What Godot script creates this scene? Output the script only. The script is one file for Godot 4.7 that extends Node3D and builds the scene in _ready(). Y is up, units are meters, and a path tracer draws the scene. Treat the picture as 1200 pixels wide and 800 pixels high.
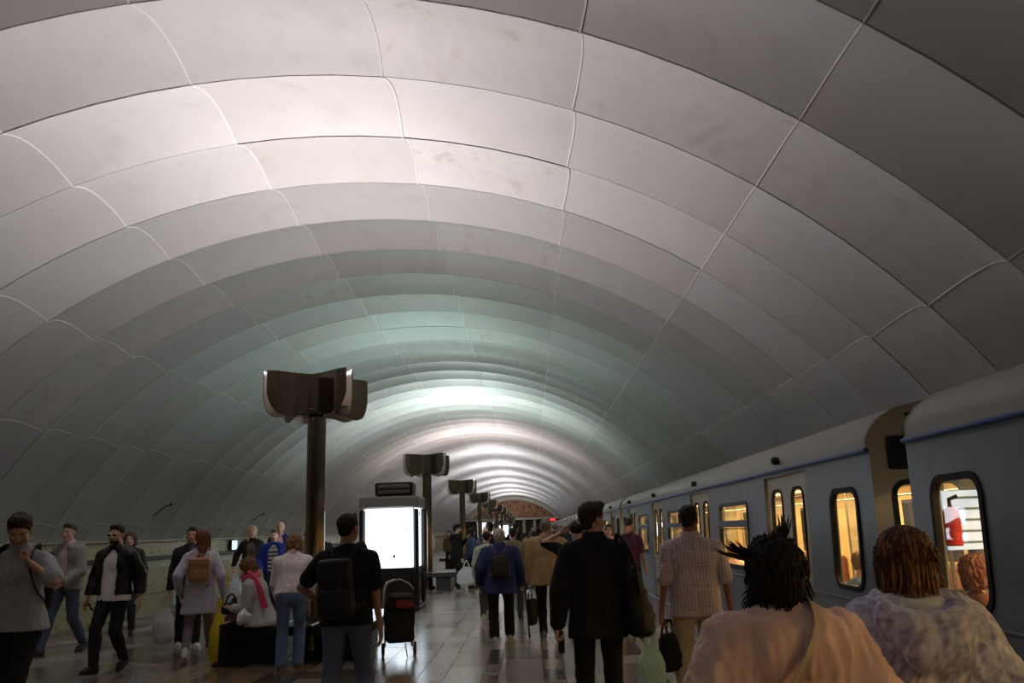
extends Node3D

func _ready():
	# ------------------------------------------------ camera, surroundings, exposure
	var cam := Camera3D.new()
	cam.name = "camera"
	cam.fov = 43.49
	cam.near = 0.05
	cam.far = 400.0
	cam.position = Vector3(0, 1.5, 0)
	cam.rotation = Vector3(0.2169, 0.0141, -0.0331)
	add_child(cam)
	var we := WorldEnvironment.new()
	we.name = "surroundings"
	var env := Environment.new()
	env.background_mode = Environment.BG_COLOR
	env.background_color = Color(0.01, 0.01, 0.01)
	env.tonemap_mode = Environment.TONE_MAPPER_LINEAR
	env.tonemap_exposure = EXPOSURE
	env.sdfgi_enabled = true
	env.ssao_enabled = true
	env.ssil_enabled = true
	we.environment = env
	add_child(we)
	make_materials()
	build_vault()
	build_floor()
	build_walls()
	build_lamps()
	build_train()
	build_people()

const EXPOSURE := 1.34

func build_lamps():
	var pink := Color(1.0, 0.94, 0.955)
	var warm := Color(1.0, 0.96, 0.92)
	var cyan := Color(0.88, 1.0, 0.965)
	var white := Color(0.97, 1.0, 1.0)
	var places := ["second", "third", "fourth", "fifth", "sixth", "seventh", "eighth", "ninth", "tenth", "eleventh"]
	var proto := lamp_post()
	var posts := [proto]
	for i in range(1, 11):
		posts.append(copy(proto, "bronze lamp post with curved reflector plates, %s from the camera" % places[i - 1], Vector3(CX, 0, -(POLE0 + POLES * i))))
	var prev := copy(proto, "bronze lamp post beside and behind the camera", Vector3(CX, 0, -(POLE0 - POLES)))
	# two bulbs a post, left and right: [colours, strengths]
	var setup := [[[pink, Color(1.0, 0.985, 0.97)], [11.5, 8.5]], [[cyan, cyan], [4.4, 4.4]], [[cyan, white], [14.5, 14.5]], [[pink, warm], [13.0, 13.0]], [[white, pink], [12.5, 12.5]]]
	for i in posts.size():
		var s = setup[mini(i, 4)]
		lamp_bulbs(POLE0 + POLES * i, s[0], s[1], posts[i])
	lamp_bulbs(POLE0 - POLES, [warm, warm], [2.0, 2.0], prev)
	bench_set("black stone bench around the nearest lamp post", POLE0 + 0.1)
	for i in range(1, 9):
		bench_set("black stone bench around the %s lamp post" % places[i - 1], POLE0 + POLES * i)
	info_column(18.4, "large lit information column with bright white screen before second lamp post", 0.9)
	info_column(56.6, "distant lit information column behind the man in black", 0.9)
	info_column(95.0, "far small lit information column right of the raised camera", 0.9)
	info_column(133.0, "farthest tiny lit information column above the crowd", 0.9)

func build_train():
	var c := train_car("second train car with full side in view beyond the gap", 6.85)
	car_lights(6.85, 24.0)
	copy(c, "nearest train car at the right edge of the picture", Vector3(XT, 0, -(6.18 - CAR)))
	car_lights(6.18 - CAR, 24.0)
	var nm := ["third", "fourth", "fifth", "sixth", "seventh"]
	for i in range(1, 6):
		copy(c, "%s train car from the camera along the platform" % nm[i - 1], Vector3(XT, 0, -(6.85 + 19.32 * i)))
		car_lights(6.85 + 19.32 * i, 24.0)
	# inside the nearest car
	var ps := thing("route_screen", "pale blue lit route screen on the end wall inside nearest car", "screen", Vector3(XT + 0.5, 1.47, -6.09))
	var m := MB.new()
	m.box(Vector3.ZERO, Vector3(0.62, 0.4, 0.012), 0.004)
	obj("display", m, glow(Color(0.72, 0.9, 1.0), 0.55), ps)
	for i in 5:
		m = MB.new()
		m.box(Vector3(0.0, 0.15 - 0.075 * i, 0.008), Vector3(0.5 - 0.08 * (i % 3), 0.016, 0.004))
		obj("print_line", m, mat(rgb(120, 150, 176), 0.6), ps)
	var rb := thing("fire_extinguisher", "red fire extinguisher on the end wall inside nearest car", "extinguisher", Vector3(XT + 0.2, 1.3, -6.0))
	m = MB.new()
	m.lathe([Vector2(0, 0), Vector2(0.05, 0.0), Vector2(0.056, 0.015), Vector2(0.056, 0.2), Vector2(0.045, 0.24), Vector2(0.018, 0.26), Vector2(0, 0.26)], 20)
	obj("cylinder", m, mat(rgb(206, 44, 34), 0.35), rb)
	m = MB.new()
	m.tube([Vector3(0, 0.26, 0), Vector3(0, 0.31, 0), Vector3(0.05, 0.33, 0.02)], [0.014], 8)
	obj("valve", m, M.black, rb)
	m = MB.new()
	m.box(Vector3(0, 0.1, -0.06), Vector3(0.1, 0.04, 0.05), 0.008)
	obj("wall_clip", m, M.dark_metal, rb)

func trousers(c: Color, more := {}) -> Dictionary:
	var d := {"mat": cloth(c)}
	d.merge(more, true)
	return d
func top(called: String, c: Color, more := {}) -> Dictionary:
	var d := {"name": called, "mat": cloth(c)}
	d.merge(more, true)
	return d
func hair(style: String, c: Color, more := {}) -> Dictionary:
	var d := {"style": style, "mat": mat(c, 0.55)}
	d.merge(more, true)
	return d
func shoes(c: Color, sole: Color, style := "shoe") -> Dictionary:
	return {"mat": mat(c, 0.6), "sole": mat(sole, 0.7), "style": style}

const STEP_L := [Vector3(-0.09, 0.1, -0.3), Vector3(0.09, 0.17, 0.33)]   # left foot ahead, right heel lifting
const STEP_R := [Vector3(-0.09, 0.17, 0.33), Vector3(0.09, 0.1, -0.3)]

func build_people():
	var black := rgb(26, 25, 26)
	var denim := rgb(92, 112, 150)
	var fair := rgb(224, 182, 160)
	var tan := rgb(204, 156, 128)
	var dark_hair := rgb(34, 27, 24)
	var brown := rgb(78, 52, 36)
	var d := {}

	# --- the left side, coming towards the camera
	d = {"label": "man in grey short-sleeved shirt at left edge holding his backpack strap", "at": [-4.08, 7.0], "h": 1.77, "turn": 184.0, "lean": 5.0, "look": [18, -24], "w": 1.05,
		"feet": [Vector3(-0.1, 0.09, -0.2), Vector3(0.1, 0.13, 0.22)], "foot_pitch": [4, -20], "hip": 0.91,
		"hands": [Vector3(-0.15, 1.35, -0.17), null], "elbows": [Vector3(-0.9, -0.7, -0.5), null], "grip": [true, false], "hand_up": [Vector3(0.7, 0.5, 0.0), null],
		"skin": tan, "hair": hair("full", rgb(60, 40, 30)), "bottom": trousers(black), "shoes": shoes(black, black),
		"tops": [top("shirt", rgb(150, 154, 160), {"sleeve": 0.4, "hem": 0.85, "flare": 0.025, "loose": 0.012, "neck": 0.02})]}
	person(d)
	backpack(d, "black backpack worn by the man in the grey shirt", 0.32, 0.46, 0.17, 0.27, cloth(black), cloth(rgb(34, 34, 38)))
	d = {"label": "man in grey jacket over pink shirt striding in blue jeans", "at": [-6.69, 12.63], "h": 1.83, "turn": 166.0, "look": [6, 0],
		"feet": [Vector3(-0.1, 0.12, 0.27), Vector3(0.12, 0.09, -0.27)], "foot_pitch": [-16, 4], "hip": 0.9,
		"hands": [Vector3(-0.16, 0.95, -0.24), Vector3(0.28, 0.88, 0.1)], "skin": fair, "hair": hair("short", rgb(70, 58, 48)), "bottom": trousers(rgb(66, 78, 98)), "shoes": shoes(rgb(44, 36, 32), black),
		"tops": [top("shirt", rgb(206, 184, 196), {"sleeve": 0.0, "hem": 0.9, "neck": 0.02}), top("jacket", rgb(134, 132, 128), {"off": 0.028, "open": 0.07, "hood": true, "hem": 0.84, "loose": 0.008})]}
	person(d)
	d = {"label": "bearded man in black leather jacket with white-framed sunglasses", "at": [-5.08, 10.7], "h": 1.75, "turn": 172.0, "look": [4, -4],
		"feet": [Vector3(-0.05, 0.14, 0.2), Vector3(0.05, 0.1, -0.24)], "foot_pitch": [-20, 6], "hip": 0.9, "beard": mat(rgb(26, 20, 18), 0.8),
		"hands": [Vector3(-0.3, 0.86, 0.06), Vector3(0.3, 0.87, -0.06)], "skin": tan, "hair": hair("short", rgb(18, 16, 16)), "bottom": trousers(rgb(24, 24, 26), {"cuff": 0.042}), "shoes": shoes(rgb(18, 18, 18), black, "boot"),
		"tops": [top("t_shirt", rgb(222, 220, 224), {"sleeve": 0.0, "hem": 0.83}), {"name": "leather_jacket", "mat": mat(rgb(20, 20, 21), 0.4), "off": 0.03, "open": 0.08, "hem": 0.9, "neck": 0.01, "loose": 0.01, "wrinkle": 0.014}]}
	person(d)
	var gl := MB.new()
	for sg in [-1.0, 1.0]:
		var pth := []
		for i in 17:
			var a := TAU * i / 16
			pth.append(Vector3(sg * 0.034 + cos(a) * 0.027, 0.004 + sin(a) * 0.019, -0.104 + 0.006 * absf(cos(a))))
		gl.tube(pth, [0.0065], 6)
		gl.tube([Vector3(sg * 0.06, 0.008, -0.1), Vector3(sg * 0.082, 0.01, -0.04), Vector3(sg * 0.084, 0.0, 0.02)], [0.004], 6)
	gl.tube([Vector3(-0.009, 0.008, -0.109), Vector3(0.009, 0.008, -0.109)], [0.004], 6)
	var go := put("sunglasses", gl.mesh(mat(rgb(236, 230, 214), 0.35)), d._root, d._hts)
	for sg in [-1.0, 1.0]:
		var ln := MB.new()
		ln.xf = Transform3D(Basis(Vector3.RIGHT, PI / 2), Vector3(sg * 0.034, 0.004, -0.103))
		ln.lathe([Vector2(0, -0.002), Vector2(0.024, -0.002), Vector2(0.024, 0.002), Vector2(0, 0.002)], 16)
		obj("lens", ln, M.dark_glass, go)
	var zp := MB.new()
	zp.tube([Vector3(-0.11, 1.0, -0.165), Vector3(-0.13, 1.12, -0.165), Vector3(-0.12, 1.22, -0.155)], [0.005], 6)
	obj("zip", zp, M.steel, d._root)
	var st := MB.new()
	strap(st, [Vector3(0.3, 0.8, -0.05), Vector3(0.24, 0.72, -0.03), Vector3(0.17, 0.83, 0.03), Vector3(0.15, 0.9, 0.08)], 0.014, Vector3(0, 0, 1))
	var sto := obj("hand_strap", st, M.black, self)
	sto.transform = d._root.transform
	tag(sto, "black strap dangling from the leather-jacket man's hand", "strap")
	d = {"label": "woman with brown hair half hidden behind the leather-jacket man", "at": [-6.9, 15.0], "h": 1.68, "turn": -165.0, "skin": fair, "hair": hair("bob", rgb(92, 66, 48)), "bottom": trousers(rgb(40, 40, 46)), "shoes": shoes(black, black), "tops": [top("jacket", rgb(52, 48, 48), {"off": 0.025})]}
	person(d)
	d = {"label": "man in dark jacket and grey shirt carrying a large white plastic bag", "at": [-5.0, 12.85], "h": 1.70, "turn": -150.0, "look": [-14, 4],
		"feet": [Vector3(-0.1, 0.085, -0.12), Vector3(0.1, 0.085, 0.16)], "hands": [null, Vector3(0.28, 0.84, -0.02)], "grip": [false, true], "skin": tan, "hair": hair("short", rgb(44, 36, 32)), "bottom": trousers(rgb(30, 32, 40)), "shoes": shoes(rgb(206, 202, 192), rgb(216, 214, 208)),
		"tops": [top("shirt", rgb(92, 92, 104), {"sleeve": 0.0, "hem": 0.86, "neck": 0.02}), top("jacket", rgb(28, 27, 29), {"off": 0.028, "open": 0.06, "hem": 0.84})]}
	person(d)
	shopping_bag("large white patterned plastic bag hanging beside the man in dark jacket", of_person(d, d._wrist[1]) + Vector3(-0.05, -0.08, 0.02), 0.28, 0.5, 0.16, tex_mat(noise_tex(91, 6.0, [rgb(196, 198, 190), rgb(206, 206, 200), rgb(200, 200, 196), rgb(150, 156, 140)], 128, 2), 3.0, 0.6))
	d = {"label": "red-haired woman in pale lilac coat walking away with tan backpack", "at": [-4.3, 11.4], "h": 1.67, "turn": 14.0, "look": [26, 0],
		"feet": [Vector3(-0.12, 0.15, 0.27), Vector3(0.12, 0.1, -0.3)], "foot_pitch": [-26, 6], "hip": 0.89, "w": 0.94,
		"hands": [Vector3(-0.26, 0.9, 0.0), Vector3(0.31, 0.86, 0.0)], "grip": [false, true], "skin": fair, "hair": hair("hair_down", rgb(122, 70, 44)), "bottom": trousers(rgb(112, 104, 108), {"off": 0.006, "name": "leggings", "cuff": 0.036}), "shoes": shoes(rgb(214, 206, 194), rgb(220, 216, 208)),
		"tops": [top("coat", rgb(184, 180, 194), {"off": 0.022, "hem": 0.62, "flare": 0.03, "neck": 0.02})]}
	person(d)
	backpack(d, "small tan leather backpack on the red-haired woman", 0.27, 0.3, 0.13, 0.3, mat(rgb(184, 128, 96), 0.5), mat(rgb(174, 118, 86), 0.5), {"strap": 0.012})
	var yb := of_person(d, d._wrist[1]) + Vector3(0.0, -0.07, 0)
	shopping_bag("long yellow plastic bag hanging from the red-haired woman's hand", yb + Vector3(-0.03, 0, 0.06), 0.2, 0.62, 0.16, cloth(rgb(206, 178, 30), 0.5), "", 0.5)
	shopping_bag("dark maroon patterned carrier bag beside the yellow bag", yb + Vector3(0.1, 0, -0.1), 0.27, 0.46, 0.14, tex_mat(noise_tex(71, 5.0, [rgb(64, 18, 34), rgb(80, 24, 42), rgb(74, 20, 38), rgb(130, 70, 90)], 128, 3), 3.0, 0.6))
	d = {"label": "blonde woman in brown dress and dark vest near the left track", "at": [-5.75, 18.0], "h": 1.78, "turn": -166.0, "w": 0.92, "bust": true, "look": [8, 0],
		"hands": [null, Vector3(0.34, 0.93, -0.02)], "grip": [false, true], "skin": fair, "hair": hair("long", rgb(196, 176, 132)), "bottom": trousers(rgb(104, 88, 78), {"off": 0.004, "cuff": 0.04}), "shoes": shoes(rgb(60, 50, 44), black),
		"tops": [top("dress", rgb(92, 74, 62), {"sleeve": 0.0, "hem": 0.7, "off": 0.012}), top("cardigan", rgb(30, 28, 28), {"off": 0.02, "open": 0.08, "hem": 0.95})]}
	person(d)
	var bb := of_person(d, d._wrist[1]) + Vector3(0, -0.07, 0)
	shopping_bag("small yellow bag held by the blonde woman", bb + Vector3(-0.14, 0, 0), 0.24, 0.26, 0.1, cloth(rgb(204, 182, 50), 0.5))
	shopping_bag("small pale blue-white bag held by the blonde woman", bb + Vector3(0.08, 0, 0.08), 0.26, 0.34, 0.1, cloth(rgb(190, 200, 212), 0.5))
	var stripes := Image.create(8, 64, false, Image.FORMAT_RGB8)
	for y in 64:
		for x in 8:
			stripes.set_pixel(x, y, rgb(60, 66, 78) if (y / 8) % 2 == 0 else rgb(206, 204, 198))
	var smat := tex_mat(ImageTexture.create_from_image(stripes), 3.2, 0.9, 0, false)
	d = {"label": "man in striped sweater and bright blue jacket beside the blonde woman", "at": [-5.2, 17.7], "h": 1.67, "turn": -170.0, "w": 1.12, "hands": [null, Vector3(0.26, 0.95, -0.22)], "skin": fair, "hair": hair("short", rgb(84, 66, 50)), "bottom": trousers(rgb(44, 48, 60)), "shoes": shoes(black, black),
		"tops": [{"name": "sweater", "mat": smat, "sleeve": 0.0, "hem": 0.88}, top("jacket", rgb(30, 52, 134), {"off": 0.03, "open": 0.09, "hem": 0.86})]}
	person(d)
	d = {"label": "tall balding man in navy blazer behind the striped-sweater man", "at": [-5.5, 19.2], "h": 1.86, "turn": -172.0, "skin": fair, "hair": hair("bald", rgb(120, 92, 70)), "bottom": trousers(rgb(36, 40, 56)), "shoes": shoes(black, black),
		"tops": [top("shirt", rgb(196, 150, 150), {"sleeve": 0.0, "hem": 0.9, "neck": 0.02}), top("blazer", rgb(30, 38, 78), {"off": 0.03, "open": 0.07, "hem": 0.82})]}
	person(d)

	# --- around the first bench
	d = {"label": "seated girl with pink scarf on the nearest bench, black wide trousers", "at": [-3.34, 10.95], "h": 1.64, "turn": 84.0, "hip": 0.56, "lean": 16.0, "look": [-8, -18],
		"feet": [Vector3(-0.1, 0.085, -0.42), Vector3(0.12, 0.085, -0.34)], "hands": [Vector3(-0.12, 0.72, -0.36), Vector3(0.12, 0.7, -0.34)], "skin": fair, "hair": hair("bob", rgb(120, 74, 44)), "bottom": trousers(rgb(20, 20, 21), {"off": 0.035, "cuff": 0.075}), "shoes": shoes(black, black),
		"tops": [top("jacket", rgb(168, 168, 172), {"off": 0.028, "hem": 0.5, "flare": 0.065, "neck": 0.02})]}
	person(d)
	var sc := MB.new()
	var us: Transform3D = d._ub
	strap(sc, [us * Vector3(-0.05, 0.56, -0.1), us * Vector3(-0.1, 0.6, -0.02), us * Vector3(-0.15, 0.52, 0.08), us * Vector3(-0.17, 0.34, 0.13), us * Vector3(-0.17, 0.12, 0.14)], 0.06, Vector3(1, 0, 0.6))
	strap(sc, [us * Vector3(0.07, 0.57, -0.08), us * Vector3(0.08, 0.59, 0.03), us * Vector3(0.0, 0.58, 0.1), us * Vector3(-0.09, 0.54, 0.1), us * Vector3(-0.15, 0.36, 0.12)], 0.05, Vector3(1, 0, 0.6))
	obj("scarf", sc, cloth(rgb(222, 84, 116)), d._root)
	shopping_bag("white and pale blue bag on the seated girl's lap", of_person(d, Vector3(-0.2, 0.86, -0.12)), 0.34, 0.2, 0.14, cloth(rgb(200, 202, 210), 0.6), "", 1.5)
	tote("small black handbag on the seated girl's knee", of_person(d, Vector3(-0.02, 0.84, -0.4)), 0.24, 0.14, 0.1, cloth(black), 0.3, 0.1)
	d = {"label": "woman in white sweater and blue jeans bending beside the bench", "at": [-2.85, 10.45], "h": 1.57, "turn": 8.0, "lean": 17.0, "look": [0, -24], "w": 1.1, "hands": [Vector3(-0.2, 0.86, -0.3), Vector3(0.2, 0.86, -0.3)],
		"feet": [Vector3(-0.11, 0.085, 0.03), Vector3(0.1, 0.085, -0.03)], "skin": fair, "hair": hair("bob", rgb(140, 100, 56)), "bottom": trousers(denim, {"off": 0.016, "cuff": 0.06}), "shoes": shoes(rgb(90, 84, 80), rgb(140, 134, 128)),
		"tops": [top("sweater", rgb(216, 208, 210), {"off": 0.024, "hem": 0.93, "loose": 0.012, "neck": 0.02})]}
	person(d)
	d = {"label": "man in black t-shirt and jeans with black backpack, hand on hip", "at": [-1.47, 7.0], "h": 1.68, "turn": -4.0, "look": [-14, 0], "w": 1.12, "fat": 0.01,
		"hands": [Vector3(-0.2, 1.0, -0.06), Vector3(0.27, 0.83, -0.04)], "elbows": [Vector3(-1, -0.1, 0.3), null], "hand_up": [Vector3(0.4, 0.0, -1), null], "feet": [Vector3(-0.13, 0.085, 0.1), Vector3(0.13, 0.085, -0.16)],
		"skin": rgb(190, 142, 118), "hair": hair("short", dark_hair), "bottom": trousers(rgb(88, 102, 134), {"off": 0.016}), "shoes": shoes(rgb(60, 60, 64), rgb(150, 150, 150)),
		"tops": [top("t_shirt", rgb(22, 22, 24), {"sleeve": 0.34, "hem": 0.86, "loose": 0.01})]}
	person(d)
	backpack(d, "black backpack with flap on the man in black t-shirt", 0.3, 0.44, 0.14, 0.23, mat(rgb(30, 30, 33), 0.6), mat(rgb(40, 40, 44), 0.6), {"tilt": 3.0, "x": -0.03})
	d = {"label": "dark-jacketed man partly hidden behind the black t-shirt man's head", "at": [-4.15, 17.2], "h": 1.66, "turn": -170.0, "skin": fair, "hair": hair("short", dark_hair), "bottom": trousers(black), "shoes": shoes(black, black), "tops": [top("jacket", rgb(34, 34, 38), {"off": 0.025})]}
	person(d)
	d = {"label": "brown-haired woman hidden behind the nearest lamp post", "at": [-3.95, 15.6], "h": 1.64, "turn": 170.0, "skin": fair, "hair": hair("long", rgb(92, 62, 44)), "bottom": trousers(rgb(60, 56, 54)), "shoes": shoes(black, black), "tops": [top("coat", rgb(112, 90, 78), {"off": 0.02, "hem": 0.7})]}
	person(d)
	trolley(Vector3(-1.7, 0, -11.3))

	# --- beyond the column
	d = {"label": "man in black hoodie standing with a white plastic bag", "at": [-1.95, 22.95], "h": 1.70, "turn": -72.0, "look": [-10, 0], "hands": [Vector3(-0.1, 1.36, -0.3), Vector3(0.26, 0.86, -0.08)], "grip": [false, true], "skin": fair, "hair": hair("full", rgb(20, 18, 18)), "beard": mat(rgb(30, 24, 22), 0.8), "bottom": trousers(rgb(22, 22, 24)), "shoes": shoes(rgb(176, 172, 170), rgb(200, 198, 194)),
		"tops": [top("hoodie", rgb(24, 23, 24), {"off": 0.026, "hood": true}), top("shirt_front", rgb(120, 30, 34), {"sleeve": 0.0, "off": 0.016, "hem": 0.9})]}
	person(d)
	shopping_bag("bulging white plastic bag held by the man in black hoodie", of_person(d, d._wrist[1]) + Vector3(0.12, -0.05, 0.1), 0.48, 0.46, 0.26, cloth(rgb(190, 190, 192), 0.5))
	d = {"label": "dark-haired woman in denim jacket and short black skirt", "at": [-1.62, 23.7], "h": 1.6, "turn": -60.0, "bust": true, "hands": [Vector3(-0.2, 0.95, -0.22), null], "skin": fair, "hair": hair("long", rgb(20, 18, 18)), "bottom": {"mat": cloth(rgb(22, 21, 22)), "skirt": true, "hem": 0.52, "name": "skirt"}, "shoes": shoes(black, rgb(190, 190, 188)),
		"tops": [top("denim_jacket", rgb(78, 92, 122), {"off": 0.026})]}
	person(d)
	tote("small pale cloth bag held by the woman in denim jacket", of_person(d, Vector3(0.3, 0.92, -0.1)), 0.3, 0.42, 0.1, cloth(rgb(170, 166, 164)), 0.2, 0.18, "cloth_bag")
	d = {"label": "old woman with white hair and blue jacket walking with a cane", "at": [-0.46, 12.7], "h": 1.53, "turn": 2.0, "w": 1.3, "fat": 0.025, "lean": 4.0, "look": [0, -4], "hands": [Vector3(-0.34, 0.88, -0.05), Vector3(0.36, 0.86, -0.1)], "grip": [false, true],
		"feet": [Vector3(-0.12, 0.085, 0.1), Vector3(0.13, 0.085, -0.12)], "skin": fair, "hair": hair("white_bob", rgb(212, 202, 180)), "bottom": trousers(rgb(20, 20, 24), {"off": 0.024, "cuff": 0.062}), "shoes": shoes(rgb(196, 190, 180), rgb(206, 200, 190)),
		"tops": [top("jacket", rgb(46, 54, 94), {"off": 0.032, "hem": 0.72, "flare": 0.03, "loose": 0.02, "neck": 0.03})]}
	person(d)
	backpack(d, "small dark striped backpack on the old woman in blue", 0.26, 0.32, 0.12, 0.2, tex_mat(noise_tex(73, 3.0, [rgb(30, 24, 24), rgb(52, 44, 42), rgb(38, 28, 28)], 64, 2), 4.0, 0.7), cloth(rgb(62, 54, 50)), {"strap": 0.014, "puff": 0.4, "z": 0.16, "strap_mat": cloth(rgb(120, 116, 112))})
	var cn := thing("walking_cane", "thin black walking cane in the old woman's right hand", "cane", of_person(d, Vector3(d._wrist[1].x * 1.0 + 0.03, 0.0, d._wrist[1].z)) + Vector3(0.03, 0, -0.03))
	var cm := MB.new()
	cm.tube([Vector3(0.02, 0.012, 0), Vector3(-0.02, 0.68, 0)], [0.011], 8)
	obj("shaft", cm, M.black, cn)
	cm = MB.new()
	cm.tube([Vector3(-0.02, 0.68, 0.05), Vector3(-0.021, 0.7, 0.02), Vector3(-0.021, 0.705, -0.05)], [0.014], 8)
	obj("handle", cm, mat(rgb(60, 40, 28), 0.5), cn)
	cm = MB.new()
	cm.tube([Vector3(0.021, 0.0, 0), Vector3(0.02, 0.03, 0)], [0.016], 8)
	obj("rubber_tip", cm, M.rubber, cn)
	d = {"label": "person in pale green top left of the white-haired old woman", "at": [-0.78, 15.4], "h": 1.5, "turn": 4.0, "skin": fair, "hair": hair("short", rgb(30, 26, 24)), "bottom": trousers(rgb(60, 60, 64)), "shoes": shoes(rgb(180, 178, 172), rgb(200, 198, 192)), "tops": [top("blouse", rgb(170, 182, 166), {"off": 0.026})]}
	person(d)
	d = {"label": "stout person in olive jacket right behind the white-haired old woman", "at": [-0.32, 15.6], "h": 1.55, "w": 1.25, "turn": 0.0, "skin": fair, "hair": hair("short", rgb(40, 34, 30)), "bottom": trousers(rgb(46, 44, 42)), "shoes": shoes(black, black), "tops": [top("jacket", rgb(118, 108, 74), {"off": 0.03})]}
	person(d)
	d = {"label": "person in dark clothes raising a phone with both hands", "at": [-0.86, 18.4], "h": 1.68, "w": 0.88, "turn": 4.0, "hands": [Vector3(-0.13, 1.55, -0.3), Vector3(0.1, 1.58, -0.3)], "elbows": [Vector3(-0.5, -1, -0.1), Vector3(0.5, -1, -0.1)], "grip": [true, true], "hand_up": [Vector3(0.6, 0.6, 0), Vector3(-0.6, 0.6, 0)], "skin": fair, "hair": hair("full", rgb(24, 20, 20)), "bottom": trousers(rgb(30, 30, 34)), "shoes": shoes(black, black), "tops": [top("jacket", rgb(26, 28, 40), {"off": 0.026})]}
	person(d)
	var ph := thing("phone", "phone with lit screen held up by the dark-clothed person", "phone", of_person(d, Vector3(-0.03, 1.58, -0.36)))
	cm = MB.new()
	cm.box(Vector3.ZERO, Vector3(0.15, 0.078, 0.01), 0.004)
	obj("case", cm, M.black, ph)
	cm = MB.new()
	cm.box(Vector3(0, 0, 0.0055), Vector3(0.138, 0.068, 0.002))
	obj("display", cm, glow(Color(0.85, 0.92, 1.0), 1.0), ph)
	d = {"label": "dark-haired man in black in the crowd right of lit screens", "at": [-0.42, 24.5], "h": 1.7, "turn": 0.0, "skin": fair, "hair": hair("short", rgb(22, 20, 20)), "bottom": trousers(black), "shoes": shoes(black, black), "tops": [top("jacket", rgb(24, 24, 27), {"off": 0.03})]}
	person(d)
	d = {"label": "woman in grey tunic and black leggings walking ahead of tan-jacket man", "at": [-0.17, 22.0], "h": 1.46, "w": 0.95, "turn": -8.0, "look": [-30, 0], "skin": fair, "hair": hair("pony", rgb(66, 44, 32)), "feet": STEP_L, "hip": 0.88, "bottom": trousers(rgb(24, 24, 26), {"off": 0.006}), "shoes": shoes(black, black), "tops": [top("tunic", rgb(128, 126, 124), {"off": 0.02, "hem": 0.7, "flare": 0.02})]}
	person(d)
	d = {"label": "girl in pink top with white backpack walking ahead in the crowd", "at": [0.06, 21.2], "h": 1.46, "w": 0.95, "turn": 0.0, "skin": fair, "hair": hair("bun", rgb(40, 28, 24)), "bottom": trousers(rgb(96, 104, 120)), "shoes": shoes(rgb(190, 186, 180), rgb(200, 198, 196)), "tops": [top("blouse", rgb(190, 150, 158), {"off": 0.02, "sleeve": 0.4})]}
	person(d)
	backpack(d, "white backpack on the girl in pink", 0.27, 0.38, 0.13, 0.26, cloth(rgb(200, 200, 202)), cloth(rgb(190, 190, 194)), {"strap": 0.018})
	d = {"label": "grey-haired man in tan jacket walking away with black bag", "at": [0.22, 12.45], "h": 1.66, "w": 1.22, "turn": -3.0, "fat": 0.02, "look": [-16, 0], "hands": [Vector3(-0.25, 0.83, -0.02), Vector3(0.32, 0.84, 0.04)], "grip": [true, false],
		"feet": [Vector3(-0.1, 0.09, -0.1), Vector3(0.12, 0.15, 0.24)], "foot_pitch": [0, -28], "hip": 0.91, "skin": rgb(200, 148, 122), "hair": hair("short", rgb(136, 124, 108)), "bottom": trousers(rgb(24, 23, 25)), "shoes": shoes(rgb(120, 112, 106), rgb(196, 194, 190)),
		"tops": [top("jacket", rgb(158, 132, 94), {"off": 0.036, "hem": 0.78, "loose": 0.022, "neck": 0.03, "wrinkle": 0.014})]}
	person(d)
	tote("soft black bag hanging from the tan-jacket man's left hand", of_person(d, d._wrist[0]) + Vector3(0.0, -0.07, 0), 0.22, 0.36, 0.1, cloth(rgb(24, 23, 25)), 1.2, 0.16)
	d = {"label": "woman in black top with arms raised to her head, light jeans", "at": [0.53, 10.1], "h": 1.6, "w": 0.95, "turn": 2.0, "hands": [Vector3(-0.18, 1.6, -0.1), Vector3(0.13, 1.66, 0.05)], "elbows": [Vector3(-1, 0.1, -0.2), Vector3(1, 0.4, -0.1)], "hand_up": [Vector3(0.5, 0.5, 0), Vector3(-1, 0.2, 0)],
		"feet": [Vector3(-0.06, 0.14, 0.2), Vector3(0.12, 0.09, -0.2)], "foot_pitch": [-26, 4], "hip": 0.9, "skin": fair, "hair": hair("bun", rgb(26, 22, 22)), "bottom": trousers(rgb(146, 162, 186), {"off": 0.008, "cuff": 0.038, "name": "jeans"}), "shoes": shoes(rgb(30, 30, 32), rgb(200, 180, 150)),
		"tops": [top("top", rgb(22, 22, 23), {"off": 0.02, "hem": 0.9})]}
	person(d)
	backpack(d, "grey backpack of the woman with raised arms", 0.26, 0.36, 0.12, 0.26, cloth(rgb(78, 76, 74)), cloth(rgb(66, 64, 62)), {"strap": 0.018})
	d = {"label": "man in black suit walking away, looking right towards the train", "at": [0.46, 6.5], "h": 1.68, "w": 1.08, "turn": -2.0, "look": [-48, 0], "twist": 0.0, "hands": [Vector3(-0.3, 0.86, 0.02), Vector3(0.28, 0.86, -0.06)], "grip": [true, false],
		"feet": [Vector3(-0.11, 0.085, 0.05), Vector3(0.11, 0.085, -0.2)], "skin": fair, "hair": hair("full", rgb(52, 34, 26), {}), "bottom": trousers(rgb(20, 19, 21), {"off": 0.012}), "shoes": shoes(black, black),
		"tops": [top("suit_jacket", rgb(25, 24, 26), {"off": 0.028, "hem": 0.76, "neck": 0.035, "loose": 0.012, "wrinkle": 0.008})]}
	person(d)
	var hb := thing("shoulder_bag", "large soft black shoulder bag at the suit man's right hip", "bag", of_person(d, Vector3(0.27, 0.98, 0.04)), 0.2)
	cm = MB.new()
	cm.xf = Transform3D(Basis(Vector3(0, 0, 1), 0.12), Vector3(0, 0, 0.02))
	soft_box(cm, 0.2, 0.5, 0.34, 0.08, 0.55, 0.03)
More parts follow.
